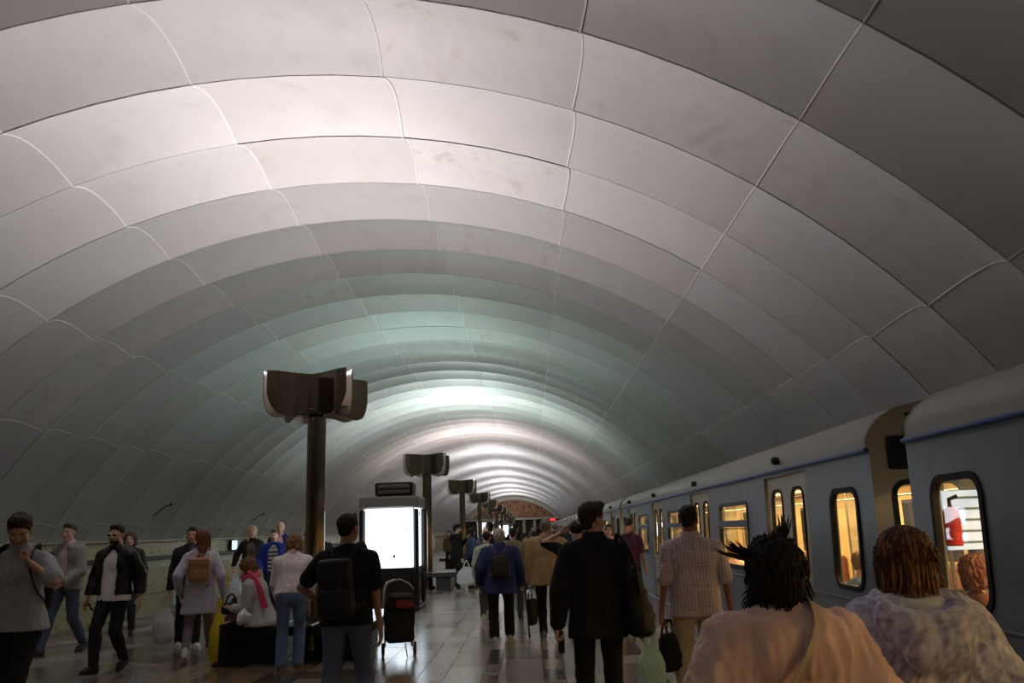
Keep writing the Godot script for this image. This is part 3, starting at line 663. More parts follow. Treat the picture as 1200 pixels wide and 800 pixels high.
func build_walls():
	var wl: float = CX - sqrt(R * R - pow(1.55 - CY, 2))
	var wr: float = 2 * CX - wl
	var rg := RandomNumberGenerator.new()
	rg.seed = 9
	var L := struct("wall_left")
	var b := MB.new()
	b.box(Vector3(wl - 0.45, 0.09, (NEAR_END + FAR_END) / 2), Vector3(0.8, 2.84, NEAR_END - FAR_END))
	obj("core", b, M.concrete, L)
	var unit := BoxMesh.new()
	unit.size = Vector3.ONE
	# marble slabs: a low course and a course above the dark band
	for row in [[-1.15, -0.12, 1.9], [-0.11, 0.92, 1.9], [1.06, 1.5, 1.6]]:
		var z := 12.0
		while z < 75.0:
			var t := Transform3D(Basis.from_scale(Vector3(0.05, row[1] - row[0] - 0.008, row[2] - 0.008)), Vector3(wl - 0.025 + rg.randf() * 0.006, (row[0] + row[1]) / 2, -(z + row[2] / 2)))
			put("slab", unit, L, t, M.marble[rg.randi() % 3])
			z += row[2]
		var m := MB.new()
		m.box(Vector3(wl - 0.03, (row[0] + row[1]) / 2, (-75.0 + FAR_END) / 2), Vector3(0.05, row[1] - row[0], -75.0 - FAR_END))
		obj("far_facing", m, M.marble[0], L)
		m = MB.new()
		m.box(Vector3(wl - 0.03, (row[0] + row[1]) / 2, (-12.0 + NEAR_END) / 2), Vector3(0.05, row[1] - row[0], 12.0 + NEAR_END))
		obj("near_facing", m, M.marble[0], L)
	var d := MB.new()
	d.box(Vector3(wl + 0.02, 0.99, (NEAR_END + FAR_END) / 2), Vector3(0.1, 0.13, NEAR_END - FAR_END), 0.02)
	obj("dark_band", d, M.marble_dark, L)
	d = MB.new()
	d.box(Vector3(wl - 0.2, 1.54, (NEAR_END + FAR_END) / 2), Vector3(0.6, 0.06, NEAR_END - FAR_END), 0.01)
	obj("ledge", d, M.marble[1], L)
	var Rr := struct("wall_right")
	b = MB.new()
	b.box(Vector3(wr + 0.45, 0.09, (NEAR_END + FAR_END) / 2), Vector3(0.8, 2.84, NEAR_END - FAR_END))
	obj("core", b, M.marble[0], Rr)
	# wall behind the camera
	var Bk := struct("wall_back")
	b = MB.new()
	b.box(Vector3(CX, 3.0, NEAR_END + 0.2), Vector3(24, 9.6, 0.4))
	obj("core", b, M.marble[1], Bk)
	# far wall with the picture in the arch
	var F := struct("wall_front")
	b = MB.new()
	b.box(Vector3(CX, 3.0, FAR_END - 0.5), Vector3(24, 9.6, 0.6))
	obj("core", b, M.concrete, F)
	var seg := PackedVector2Array()
	for j in 33:
		var a0 := asin((3.5 - CY) / (R - 0.3))
		var a := lerpf(a0, PI - a0, j / 32.0)
		seg.append(Vector2(CX + cos(a) * (R - 0.3), CY + sin(a) * (R - 0.3)))
	var mu := MB.new()
	mu.extrude(seg, FAR_END - 0.2, FAR_END)
	obj("mosaic_panel", mu, tex_mat(noise_tex(61, 2.2, [rgb(120, 70, 48), rgb(176, 118, 80), rgb(196, 150, 108), rgb(150, 100, 70), rgb(86, 66, 60)], 256, 6), 0.09, 0.5), F)
	var rm := MB.new()
	var path := []
	for q in seg:
		path.append(Vector3(q.x, q.y, FAR_END + 0.1))
	rm.tube(path, [0.42], 8)
	obj("arch_rim", rm, M.enamel, F)
	b = MB.new()
	b.box(Vector3(CX, 3.35, FAR_END + 0.5), Vector3(19, 0.35, 1.2), 0.05)
	obj("beam", b, M.enamel, F)
	for i in 7:
		var cx := CX - 5.4 + 1.8 * i
		b = MB.new()
		b.box(Vector3(cx, 1.6, FAR_END + 0.6), Vector3(0.5, 3.2, 0.5), 0.05)
		obj("pillar", b, M.marble[1], F)
	var sg := thing("red_indicator", "small red lit indicator sign under the far beam", "sign", Vector3(3.4, 3.05, FAR_END + 1.3))
	b = MB.new()
	b.box(Vector3(0, 0, -0.08), Vector3(1.9, 0.55, 0.14), 0.03)
	obj("case", b, M.black, sg)
	b = MB.new()
	b.box(Vector3(0, 0, 0), Vector3(1.7, 0.38, 0.03), 0.01)
	obj("display", b, glow(Color(1, 0.12, 0.1), 1.2), sg)
	# fittings on the left wall
	var rs := thing("route_strip", "long white line diagram strip with station marks on left marble wall", "sign", Vector3(wl + 0.02, 0.77, 0))
	b = MB.new()
	b.box(Vector3(0, 0, -34), Vector3(0.02, 0.11, 30), 0.004)
	obj("strip", b, M.white, rs)
	for i in 24:
		var mk := MB.new()
		mk.box(Vector3(0.0125, 0.015, -20.0 - i * 1.2), Vector3(0.006, 0.012, 0.7))
		obj("print_line", mk, mat(rgb(90, 90, 92), 0.7), rs)
	var sb := thing("station_list_board", "tall pale notice board with rows of small print on left wall", "sign", Vector3(wl + 0.03, 0.05, -30.4))
	b = MB.new()
	b.box(Vector3(0, 0, 0), Vector3(0.03, 1.3, 0.95), 0.008)
	obj("board", b, mat(rgb(196, 204, 206), 0.6), sb)
	for i in 11:
		var mk := MB.new()
		mk.box(Vector3(0.018, 0.52 - i * 0.1, -0.05), Vector3(0.006, 0.035, 0.7 - 0.12 * (i % 3)))
		obj("print_line", mk, mat(rgb(120, 130, 138), 0.7), sb)
	for e in [[27.2, 2.55, "black cable bracket on the vault above the leather-jacket man"], [37.0, 2.45, "black cable bracket on the vault above the blonde woman"]]:
		var a := asin((e[1] - CY) / R)
		var br := thing("wall_bracket", e[2], "bracket", Vector3(CX - cos(a) * R, e[1], -e[0]), 0.0, "brackets on the vault")
		b = MB.new()
		b.tube([Vector3(-0.1, -0.24, 0.2), Vector3(0.1, -0.05, 0.06), Vector3(0.2, 0.05, 0)], [0.018], 6)
		obj("rod", b, M.black, br)
		b = MB.new()
		b.tube([Vector3(0.18, 0.05, 0), Vector3(0.36, 0.06, 0.02)], [0.016], 6)
		obj("arm", b, M.black, br)
		b = MB.new()
		b.box(Vector3(0.36, 0.08, 0.02), Vector3(0.06, 0.08, 0.06), 0.012)
		obj("tip", b, M.black, br)
	for e in [[31.6, "small lit screen on left wall behind the man in dark jacket"], [35.6, "small lit screen on left wall right of the red-haired woman"]]:
		var ws := thing("wall_screen", e[1], "screen", Vector3(wl + 0.1, 1.28, -e[0]), 0.0, "lit screens on the left wall")
		b = MB.new()
		b.box(Vector3(0, 0, 0), Vector3(0.12, 0.42, 0.66), 0.02)
		obj("case", b, M.black, ws)
		b = MB.new()
		b.box(Vector3(0.062, 0, 0), Vector3(0.01, 0.36, 0.6))
		obj("display", b, glow(Color(0.75, 0.9, 1.0), 1.1), ws)

# ---------------------------------------------------------------- lamp posts and benches
func lamp_y(t: float) -> float:
	# lower edge of a reflector plate: level by the post, rounded up at the ends
	var a := absf(t)
	var lowest := -0.26 - 0.05 * smoothstep(0.1, 0.3, a)
	if a < 0.26:
		return lowest
	var q := clampf((a - 0.26) / 0.265, 0.0, 1.0)
	return lowest + 0.36 * (1.0 - sqrt(maxf(1.0 - q * q, 0.0)))
func lamp_r(t: float) -> float:
	return 0.32 + 0.9 * (sqrt(t * t + 0.02) - 0.1414) - 0.55 * maxf(0.0, absf(t) - 0.38)
func lamp_post() -> Node3D:
	var root := thing("lamp_post", "tall bronze lamp post with four curved reflector plates, nearest in the row", "lamp", Vector3(CX, 0, -POLE0), 0.0, "bronze lamp posts along the platform")
	var p := MB.new()
	p.lathe([Vector2(0.0, 0.0), Vector2(0.2, 0.0), Vector2(0.2, 0.06), Vector2(0.13, 0.08), Vector2(0.127, 1.9), Vector2(0.123, 1.905), Vector2(0.127, 1.91), Vector2(0.127, 3.1), Vector2(0.1, 3.14), Vector2(0.0, 3.15)], 32)
	obj("post", p, M.bronze, root)
	var hy := 3.39
	for k in 4:
		var b := Basis(Vector3.UP, PI / 2 * k)
		var out := MB.new()
		var inn := MB.new()
		out.xf = Transform3D(b, Vector3(0, hy, 0))
		inn.xf = out.xf
		var ro := []
		var ri := []
		for i in 33:
			var t := lerpf(-0.52, 0.52, i / 32.0)
			var nrm := Vector3(0.9 * t / sqrt(t * t + 0.02), 0, -1.0).normalized()   # towards the post side
			var ra := PackedVector3Array()
			var rb := PackedVector3Array()
			for j in 9:
				var y := lerpf(lamp_y(t), 0.29 - 0.02 * (1.0 - absf(t) / 0.52), j / 8.0)
				var q := Vector3(t, y, lamp_r(t))
				ra.append(q)
				rb.append(q + nrm * 0.016)
			ro.append(ra)
			ri.append(rb)
		out.loft(ro, false, false, false)
		inn.loft(ri, false, false, false)
		for i in 32:   # rim between the two faces
			for e in [0, 8]:
				out.quad(ro[i][e], ro[i + 1][e], ri[i + 1][e], ri[i][e])
		for e in [0, 32]:
			for j in 8:
				out.quad(ro[e][j], ro[e][j + 1], ri[e][j + 1], ri[e][j])
		var o := obj("reflector_plate", out, M.bronze, root)
		obj("lining", inn, M.enamel, o)
		# bracket from the post to the plate
		var br := MB.new()
		br.xf = out.xf
		br.box(Vector3(0, -0.225, 0.22), Vector3(0.06, 0.03, 0.3), 0.006)
		obj("bracket", br, M.bronze, root)
	var tr := MB.new()
	var star := PackedVector2Array()
	for k in 4:
		for i in 9:
			var t := lerpf(-0.33, 0.33, i / 8.0)
			star.append(Vector2(t, lamp_r(t) - 0.022).rotated(-PI / 2 * k))
	tr.xf = Transform3D(Basis(Vector3.RIGHT, PI / 2), Vector3(0, hy - 0.2, 0))
	tr.extrude(star, -0.01, 0.01)
	obj("base_plate", tr, M.bronze, root)
	var bw := MB.new()
	bw.xf = Transform3D(Basis.IDENTITY, Vector3(0, hy, 0))
	bw.lathe([Vector2(0.05, -0.24), Vector2(0.12, 0.05), Vector2(0.132, 0.27), Vector2(0.124, 0.272), Vector2(0.11, 0.07), Vector2(0.0, 0.06)], 24)
	obj("lamp_bowl", bw, M.enamel, root)
	return root
func lamp_bulbs(z: float, cols: Array, es: Array, root: Node3D):
	for k in 2:
		var at := Vector3(-0.06 if k == 0 else 0.06, 3.39 + 0.236, 0)
		var m := SphereMesh.new()
		m.radius = 0.045
		m.height = 0.09
		m.radial_segments = 12
		m.rings = 8
		put("bulb", m, root, Transform3D(Basis.IDENTITY, at), glow(cols[k], 3.0))
		light("lamp_light", Vector3(CX, 0, -z) + at, cols[k], es[k], 0.045)

func bench_set(root_label: String, z: float):
	var t := thing("bench", root_label, "bench", Vector3(CX, 0, -z), 0.0, "black stone benches around the lamp posts")
	for sg in [-1.0, 1.0]:
		var m := MB.new()
		m.box(Vector3(sg * 0.57, 0.4, 0), Vector3(0.72, 0.12, 2.0), 0.012)
		obj("seat_slab", m, M.black_stone, t)
		m = MB.new()
		m.box(Vector3(0, 0.4, sg * 0.61), Vector3(0.416, 0.12, 0.78), 0.012)
		obj("seat_slab", m, M.black_stone, t)
		m = MB.new()
		m.box(Vector3(sg * 0.5, 0.17, 0), Vector3(0.4, 0.34, 1.5), 0.01)
		obj("pedestal", m, M.black_stone, t)

# ---------------------------------------------------------------- information column
func info_column(z: float, label: String, e: float):
	var t := thing("information_column", label, "display", Vector3(CX, 0, -z), 0.0, "lit information columns")
	var m := MB.new()
	m.box(Vector3(0, 0.04, 0), Vector3(1.24, 0.08, 1.24), 0.02)
	obj("base", m, M.black_stone, t)
	m = MB.new()
	m.box(Vector3(0, 0.44, 0), Vector3(1.0, 0.72, 1.0), 0.02)
	obj("lower_panel", m, M.black, t)
	for sx in [-1.0, 1.0]:
		for sz in [-1.0, 1.0]:
			m = MB.new()
			m.box(Vector3(sx * 0.555, 1.04, sz * 0.555), Vector3(0.1, 1.92, 0.1), 0.03)
			obj("corner_post", m, M.dark_metal, t)
	m = MB.new()
	m.box(Vector3(0, 1.42, 0), Vector3(1.02, 1.24, 1.02), 0.01)
	obj("light_box", m, M.dark_metal, t)
	m = MB.new()
	m.box(Vector3(0, 2.14, 0), Vector3(1.22, 0.24, 1.22), 0.03)
	obj("cap", m, mat(rgb(150, 146, 140), 0.4, 0.3), t)
	var tb := MB.new()
	tb.box(Vector3(0.05, 2.43, 0), Vector3(0.8, 0.27, 0.5), 0.03)
	var top := obj("top_case", tb, M.dark_metal, t)
	for y in [2.37, 2.48]:
		m = MB.new()
		m.box(Vector3(0.05, y, 0.255), Vector3(0.66, 0.07, 0.03), 0.01)
		obj("louvre", m, M.steel, top)
	for sx in [-1.0, 1.0]:
		m = MB.new()
		m.tube([Vector3(0.05 + sx * 0.35, 2.25, 0.15), Vector3(0.05 + sx * 0.35, 2.32, 0.15)], [0.02], 8)
		obj("foot", m, M.black, top)
	var scr := glow(Color(0.93, 0.97, 1.0), 1.35)
	var ink := mat(rgb(150, 158, 170), 0.8)
	var dark := mat(rgb(40, 44, 60), 0.8)
	for k in 4:
		var b := Basis(Vector3.UP, PI / 2 * k)
		m = MB.new()
		m.xf = Transform3D(b, Vector3(0, 1.43, 0))
		var pl := rrect(0.98, 1.2, 0.03)
		m.extrude(pl, 0.5, 0.525)
		var o := obj("screen", m, scr, t)
		if k == 0:
			for q in [[-0.36, 0.5, 0.012], [0.36, 0.16, 0.014], [0.1, -0.37, 0.03]]:
				var d := MB.new()
				d.xf = m.xf * Transform3D(Basis(Vector3.RIGHT, PI / 2), Vector3(q[0], q[1], 0.527))
				d.lathe([Vector2(0, -0.001), Vector2(q[2], -0.001), Vector2(q[2], 0.001), Vector2(0, 0.001)], 16)
				obj("map_dot", d, ink if q[2] > 0.02 else dark, o)
			for q in [[0.0, 0.52, 0.6], [0.05, 0.17, 0.3]]:
				var d := MB.new()
				d.xf = m.xf
				d.box(Vector3(q[0], q[1], 0.526), Vector3(q[2], 0.006, 0.003))
				obj("map_line", d, mat(rgb(215, 218, 224), 0.8), o)
		elif k == 1:
			for q in 7:
				var d := MB.new()
				d.xf = m.xf
				d.box(Vector3(0.02, 0.3 - q * 0.1, 0.526), Vector3(0.5 - 0.1 * (q % 2), 0.012, 0.003))
				obj("map_line", d, mat(rgb(190, 200, 210), 0.8), o)
			var d2 := MB.new()
			d2.xf = m.xf
			d2.box(Vector3(0.25, 0.48, 0.526), Vector3(0.12, 0.1, 0.003))
			obj("map_block", d2, dark, o)
		area("column_light", Transform3D(b, Vector3(CX, 1.43, -z) + b * Vector3(0, 0, 0.56)) * Transform3D(Basis(Vector3.UP, PI), Vector3.ZERO), Vector2(0.98, 1.2), Color(0.9, 0.96, 1.0), e)

# ---------------------------------------------------------------- train
func side_x(y: float) -> float:
	return maxf(0.0, y - 0.85) * 0.03
# a panel with a rounded opening; at(u, v, depth) gives the point
func hole_panel(m: MB, u0: float, u1: float, v0: float, v1: float, o: Array, r: float, thick: float, at: Callable):
	var inner := rrect(o[1] - o[0], o[3] - o[2], r, 4)
	var mid := Vector2((o[0] + o[1]) / 2, (o[2] + o[3]) / 2)
	var outs := [Vector2(u1, v1), Vector2(u0, v1), Vector2(u0, v0), Vector2(u1, v0)]
	var n := inner.size()
	for dp in [0.0, thick]:
		for i in n:
			var a := inner[i] + mid
			var b := inner[(i + 1) % n] + mid
			var A: Vector2 = outs[int(i / 5.0)]
			var B: Vector2 = outs[int(((i + 1) % n) / 5.0)]
			if A == B:
				m.tri(at.call(a.x, a.y, dp), at.call(b.x, b.y, dp), at.call(A.x, A.y, dp))
			else:
				m.quad(at.call(a.x, a.y, dp), at.call(b.x, b.y, dp), at.call(B.x, B.y, dp), at.call(A.x, A.y, dp))
	for i in n:
		var a := inner[i] + mid
		var b := inner[(i + 1) % n] + mid
		m.quad(at.call(a.x, a.y, 0.0), at.call(b.x, b.y, 0.0), at.call(b.x, b.y, thick), at.call(a.x, a.y, thick))
func frame_ring(o: Array, r: float, t: float, d0: float, d1: float, at: Callable) -> MB:
	var m := MB.new()
	var mid := Vector2((o[0] + o[1]) / 2, (o[2] + o[3]) / 2)
	var a := rrect(o[1] - o[0] + 2 * t, o[3] - o[2] + 2 * t, r + t, 4)
	var b := rrect(o[1] - o[0], o[3] - o[2], r, 4)
	var n := a.size()
	for i in n:
		var j := (i + 1) % n
		var p := [a[i] + mid, a[j] + mid, b[j] + mid, b[i] + mid]
		m.quad(at.call(p[0].x, p[0].y, d0), at.call(p[1].x, p[1].y, d0), at.call(p[2].x, p[2].y, d0), at.call(p[3].x, p[3].y, d0))
		m.quad(at.call(p[0].x, p[0].y, d1), at.call(p[1].x, p[1].y, d1), at.call(p[2].x, p[2].y, d1), at.call(p[3].x, p[3].y, d1))
		m.quad(at.call(p[0].x, p[0].y, d0), at.call(p[1].x, p[1].y, d0), at.call(p[1].x, p[1].y, d1), at.call(p[0].x, p[0].y, d1))
		m.quad(at.call(p[3].x, p[3].y, d0), at.call(p[2].x, p[2].y, d0), at.call(p[2].x, p[2].y, d1), at.call(p[3].x, p[3].y, d1))
	return m
func pane(o: Array, r: float, d: float, at: Callable) -> MB:
	var m := MB.new()
	var mid := Vector2((o[0] + o[1]) / 2, (o[2] + o[3]) / 2)
	var b := rrect(o[1] - o[0], o[3] - o[2], r, 4)
	for i in b.size():
		var p := b[i] + mid
		var q := b[(i + 1) % b.size()] + mid
		m.tri(at.call(mid.x, mid.y, d), at.call(p.x, p.y, d), at.call(q.x, q.y, d))
	return m

const CAR := 18.65
func train_car(label: String, z: float) -> Node3D:
	var t := thing("train_car", label, "train", Vector3(XT, 0, -z), 0.0, "cars of the blue-grey train")
	var side := func(u: float, v: float, d: float) -> Vector3: return Vector3(side_x(v) + d, v, -u)
	var top := 2.03
	var bot := -0.22
	var shell := MB.new()
	var doors := [1.65, 6.30, 10.95, 15.5]
	var wins := [[0.34, 0.96], [3.98, 5.56], [8.63, 10.21], [13.2, 14.8], [17.69, 18.31]]
	var segs := [[0.0, 1.65], [3.15, 6.30], [7.8, 10.95], [12.45, 15.5], [17.0, CAR]]
	for i in 5:
		var o := [wins[i][0], wins[i][1], 0.94, 1.74]
		hole_panel(shell, segs[i][0], segs[i][1], bot, top, o, 0.11 if i in [0, 4] else 0.06, 0.05, side)
	for d in doors:
		for dp in [0.0, 0.05]:
			shell.quad(side.call(d, 1.98, dp), side.call(d + 1.5, 1.98, dp), side.call(d + 1.5, top, dp), side.call(d, top, dp))
			shell.quad(side.call(d, bot, dp), side.call(d + 1.5, bot, dp), side.call(d + 1.5, -0.03, dp), side.call(d, -0.03, dp))
		for u in [d, d + 1.5]:
			shell.quad(side.call(u, -0.03, 0.0), side.call(u, -0.03, 0.07), side.call(u, 1.98, 0.07), side.call(u, 1.98, 0.0))
		shell.quad(side.call(d, 1.98, 0.0), side.call(d + 1.5, 1.98, 0.0), side.call(d + 1.5, 1.98, 0.07), side.call(d, 1.98, 0.07))
	obj("side_wall", shell, M.train, t)
	# far side, plain outside
	var fs := MB.new()
	fs.box(Vector3(2.68, 0.9, -CAR / 2), Vector3(0.05, 2.26, CAR))
	obj("far_side_wall", fs, M.train, t)
	# roof
	var prof := PackedVector2Array([Vector2(-0.012, 2.03), Vector2(-0.012, 2.12), Vector2(0.02, 2.19), Vector2(0.1, 2.28), Vector2(0.22, 2.355), Vector2(0.55, 2.42), Vector2(0.95, 2.46), Vector2(1.35, 2.475), Vector2(1.75, 2.46), Vector2(2.15, 2.42), Vector2(2.48, 2.355), Vector2(2.6, 2.28), Vector2(2.68, 2.19), Vector2(2.712, 2.12), Vector2(2.712, 2.03)])
	var rf := MB.new()
	var k0 := PackedVector3Array()
	var k1 := PackedVector3Array()
	for q in prof:
		k0.append(Vector3(q.x + (0.035 if q.x < 0.5 else 0.0), q.y, 0)); k1.append(Vector3(q.x + (0.035 if q.x < 0.5 else 0.0), q.y, -CAR))
	rf.loft([k0, k1], false, false, false)
	obj("roof", rf, M.train_roof, t)
	var rl := MB.new()
	rl.box(Vector3(0.018, 2.03, -CAR / 2), Vector3(0.05, 0.035, CAR), 0.012)
	obj("drip_rail", rl, M.train_blue, t)
	rl = MB.new()
	rl.box(Vector3(-0.008, 0.85, -CAR / 2), Vector3(0.014, 0.018, CAR), 0.004)
	obj("belt_moulding", rl, M.train, t)
	rl = MB.new()
	rl.box(Vector3(-0.012, -0.05, -CAR / 2), Vector3(0.03, 0.1, CAR), 0.01)
	obj("skirt_stripe", rl, M.train_blue, t)
	# windows
	for i in 5:
		var o := [wins[i][0], wins[i][1], 0.94, 1.74]
		var slim: bool = i in [0, 4]
		var fr := obj("window", frame_ring([o[0] + 0.02, o[1] - 0.02, o[2] + 0.02, o[3] - 0.02], 0.1 if slim else 0.05, 0.045, -0.012, 0.03, side), M.rubber if slim else mat(rgb(40, 44, 50), 0.5), t)
		obj("pane", pane([o[0] + 0.02, o[1] - 0.02, o[2] + 0.02, o[3] - 0.02], 0.1 if slim else 0.05, 0.02, side), M.glass, fr)
		if not slim:
			var bar := MB.new()
			bar.box(Vector3(side_x(1.5), 1.49, -(o[0] + o[1]) / 2), Vector3(0.035, 0.085, o[1] - o[0]), 0.01)
			obj("crossbar", bar, mat(rgb(92, 102, 112), 0.45), fr)
			obj("gasket", frame_ring([o[0] + 0.05, o[1] - 0.05, 0.97, 1.42], 0.04, 0.012, -0.004, 0.02, side), M.rubber, fr)
	# doors
	for d in doors:
		for h in 2:
			var u0: float = d + 0.03 + 0.725 * h
			var u1: float = u0 + 0.715
			var m := MB.new()
			var dside := func(u: float, v: float, dp: float) -> Vector3: return Vector3(side_x(v) + 0.035 + dp, v, -u)
			var o := [u0 + 0.16, u1 - 0.16, 0.92, 1.83]
			hole_panel(m, u0, u1, -0.02, 1.975, o, 0.12, 0.03, dside)
			for u in [u0, u1]:
				m.quad(dside.call(u, -0.02, 0.0), dside.call(u, -0.02, 0.03), dside.call(u, 1.975, 0.03), dside.call(u, 1.975, 0.0))
			var leaf := obj("door", m, M.train_cream, t)
			obj("gasket", frame_ring([o[0] + 0.015, o[1] - 0.015, o[2] + 0.015, o[3] - 0.015], 0.105, 0.03, -0.01, 0.02, dside), M.rubber, leaf)
			obj("pane", pane([o[0] + 0.01, o[1] - 0.01, o[2] + 0.01, o[3] - 0.01], 0.11, 0.012, dside), M.glass, leaf)
		var sl := MB.new()
		sl.xf = Transform3D(Basis(Vector3(0, 0, 1), PI / 2), Vector3(-0.02, 2.13, -(d + 0.75)))
		sl.lathe([Vector2(0, -0.03), Vector2(0.04, -0.03), Vector2(0.045, 0.02), Vector2(0.03, 0.045), Vector2(0, 0.05)], 12)
		obj("door_signal", sl, M.black, t)
	# ends
	for e in 2:
		var u: float = 0.0 if e == 0 else CAR
		var dirn := -1.0 if e == 0 else 1.0
		var at := func(x: float, v: float, d: float) -> Vector3: return Vector3(x + (side_x(v) if x < 0.1 else 0.0), v, -u + dirn * d)
		var m := MB.new()
		hole_panel(m, 0.0, 0.85, bot, 2.03, [0.2, 0.72, 0.94, 1.76], 0.09, 0.05, at)
		hole_panel(m, 0.85, 1.85, bot, 2.03, [1.12, 1.58, 0.95, 1.76], 0.09, 0.05, at)
		hole_panel(m, 1.85, 2.7, bot, 2.03, [1.98, 2.5, 0.94, 1.76], 0.09, 0.05, at)
		var pts := PackedVector2Array()
		for q in prof:
			pts.append(Vector2(q.x + (0.035 if q.x < 0.5 else 0.0), q.y))
		m.extrude(pts, -u + dirn * 0.05 - 0.001, -u)
		var endw := obj("end_wall", m, M.train_end, t)
		for o in [[0.21, 0.71, 0.95, 1.75], [1.13, 1.57, 0.96, 1.75], [1.99, 2.49, 0.95, 1.75]]:
			obj("gasket", frame_ring(o, 0.08, 0.04, -0.012, 0.02, at), M.rubber, endw)
			obj("pane", pane(o, 0.08, 0.015, at), M.glass, endw)
		var gr := MB.new()
		gr.box(at.call(0.42, 2.0, -0.015), Vector3(0.5, 0.26, 0.03), 0.01)
		obj("vent", gr, M.dark_metal, endw)
		for q in 6:
			var lv := MB.new()
			lv.box(at.call(0.42, 1.9 + q * 0.04, -0.035), Vector3(0.44, 0.014, 0.014), 0.003)
			obj("louvre", lv, M.black, endw)
		var hk := MB.new()
		hk.tube([at.call(0.35, 2.3, -0.02), at.call(0.35, 2.3, -0.2), at.call(0.6, 2.34, -0.2), at.call(0.6, 2.34, -0.02)], [0.018], 6)
		obj("roof_handle", hk, M.dark_metal, endw)
	# coupling under the floor
	var cp := MB.new()
	cp.box(Vector3(1.35, -0.5, 0.16), Vector3(0.35, 0.3, 0.5), 0.04)
	obj("coupler", cp, M.dark_metal, t)
	# inside
	var iw := MB.new()
	iw.box(Vector3(1.35, -0.02, -CAR / 2), Vector3(2.58, 0.04, CAR - 0.12))
	obj("cabin_floor", iw, M.floor_in, t)
	iw = MB.new()
	iw.box(Vector3(1.35, 2.0, -CAR / 2), Vector3(2.5, 0.03, CAR - 0.12))
	obj("cabin_ceiling", iw, M.ceil_in, t)
	iw = MB.new()
	iw.box(Vector3(2.62, 1.0, -CAR / 2), Vector3(0.04, 2.0, CAR - 0.12))
	var fw := obj("cabin_far_wall", iw, M.wall_in, t)
	for i in 5:
		var g := MB.new()
		g.box(Vector3(2.595, 1.34, -(wins[i][0] + wins[i][1]) / 2), Vector3(0.02, 0.8, wins[i][1] - wins[i][0]), 0.008)
		obj("far_pane", g, M.dark_glass, fw)
	for d in doors:
		var g := MB.new()
		g.box(Vector3(2.59, 0.99, -(d + 0.75)), Vector3(0.03, 1.94, 1.4), 0.01)
		obj("far_door", g, M.train_cream, fw)
	for q in [[3.3, 6.15], [7.95, 10.8], [12.6, 15.35], [0.12, 1.5], [17.1, 18.5]]:
		for sx in [0.33, 2.32]:
			var st := MB.new()
			st.box(Vector3(sx, 0.38, -(q[0] + q[1]) / 2), Vector3(0.46, 0.14, q[1] - q[0]), 0.05)
			st.box(Vector3(sx, 0.15, -(q[0] + q[1]) / 2), Vector3(0.36, 0.3, q[1] - q[0]), 0.02)
			st.box(Vector3(0.12 if sx < 1.0 else 2.54, 0.66, -(q[0] + q[1]) / 2), Vector3(0.09, 0.5, q[1] - q[0]), 0.03)
			obj("seat", st, M.seat_in, t)
		for zz in q:
			for sx in [0.62, 2.02]:
				var pl := MB.new()
				pl.tube([Vector3(sx, 0.0, -zz), Vector3(sx, 1.98, -zz)], [0.017], 8)
				obj("grab_pole", pl, M.steel, t)
	for sx in [0.62, 2.02]:
		var pl := MB.new()
		pl.tube([Vector3(sx, 1.78, -0.2), Vector3(sx, 1.78, -CAR + 0.2)], [0.015], 8)
		obj("grab_rail", pl, M.steel, t)
	for sx in [0.85, 1.85]:
		var lm := MB.new()
		lm.box(Vector3(sx, 1.975, -CAR / 2), Vector3(0.14, 0.03, CAR - 1.0), 0.008)
		obj("lamp_strip", lm, glow(Color(1.0, 0.88, 0.62), 2.2), t)
	return t
func car_lights(z: float, e: float):
	for sx in [0.85, 1.85]:
		area("cabin_light", Transform3D(Basis(Vector3.RIGHT, -PI / 2), Vector3(XT + sx, 1.95, -(z + CAR / 2))), Vector2(0.14, CAR - 1.0), Color(1.0, 0.82, 0.52), e)
# ---------------------------------------------------------------- people
var heads := {}
var hands := {}
var shoe_mesh := {}
var skin_mat: StandardMaterial3D

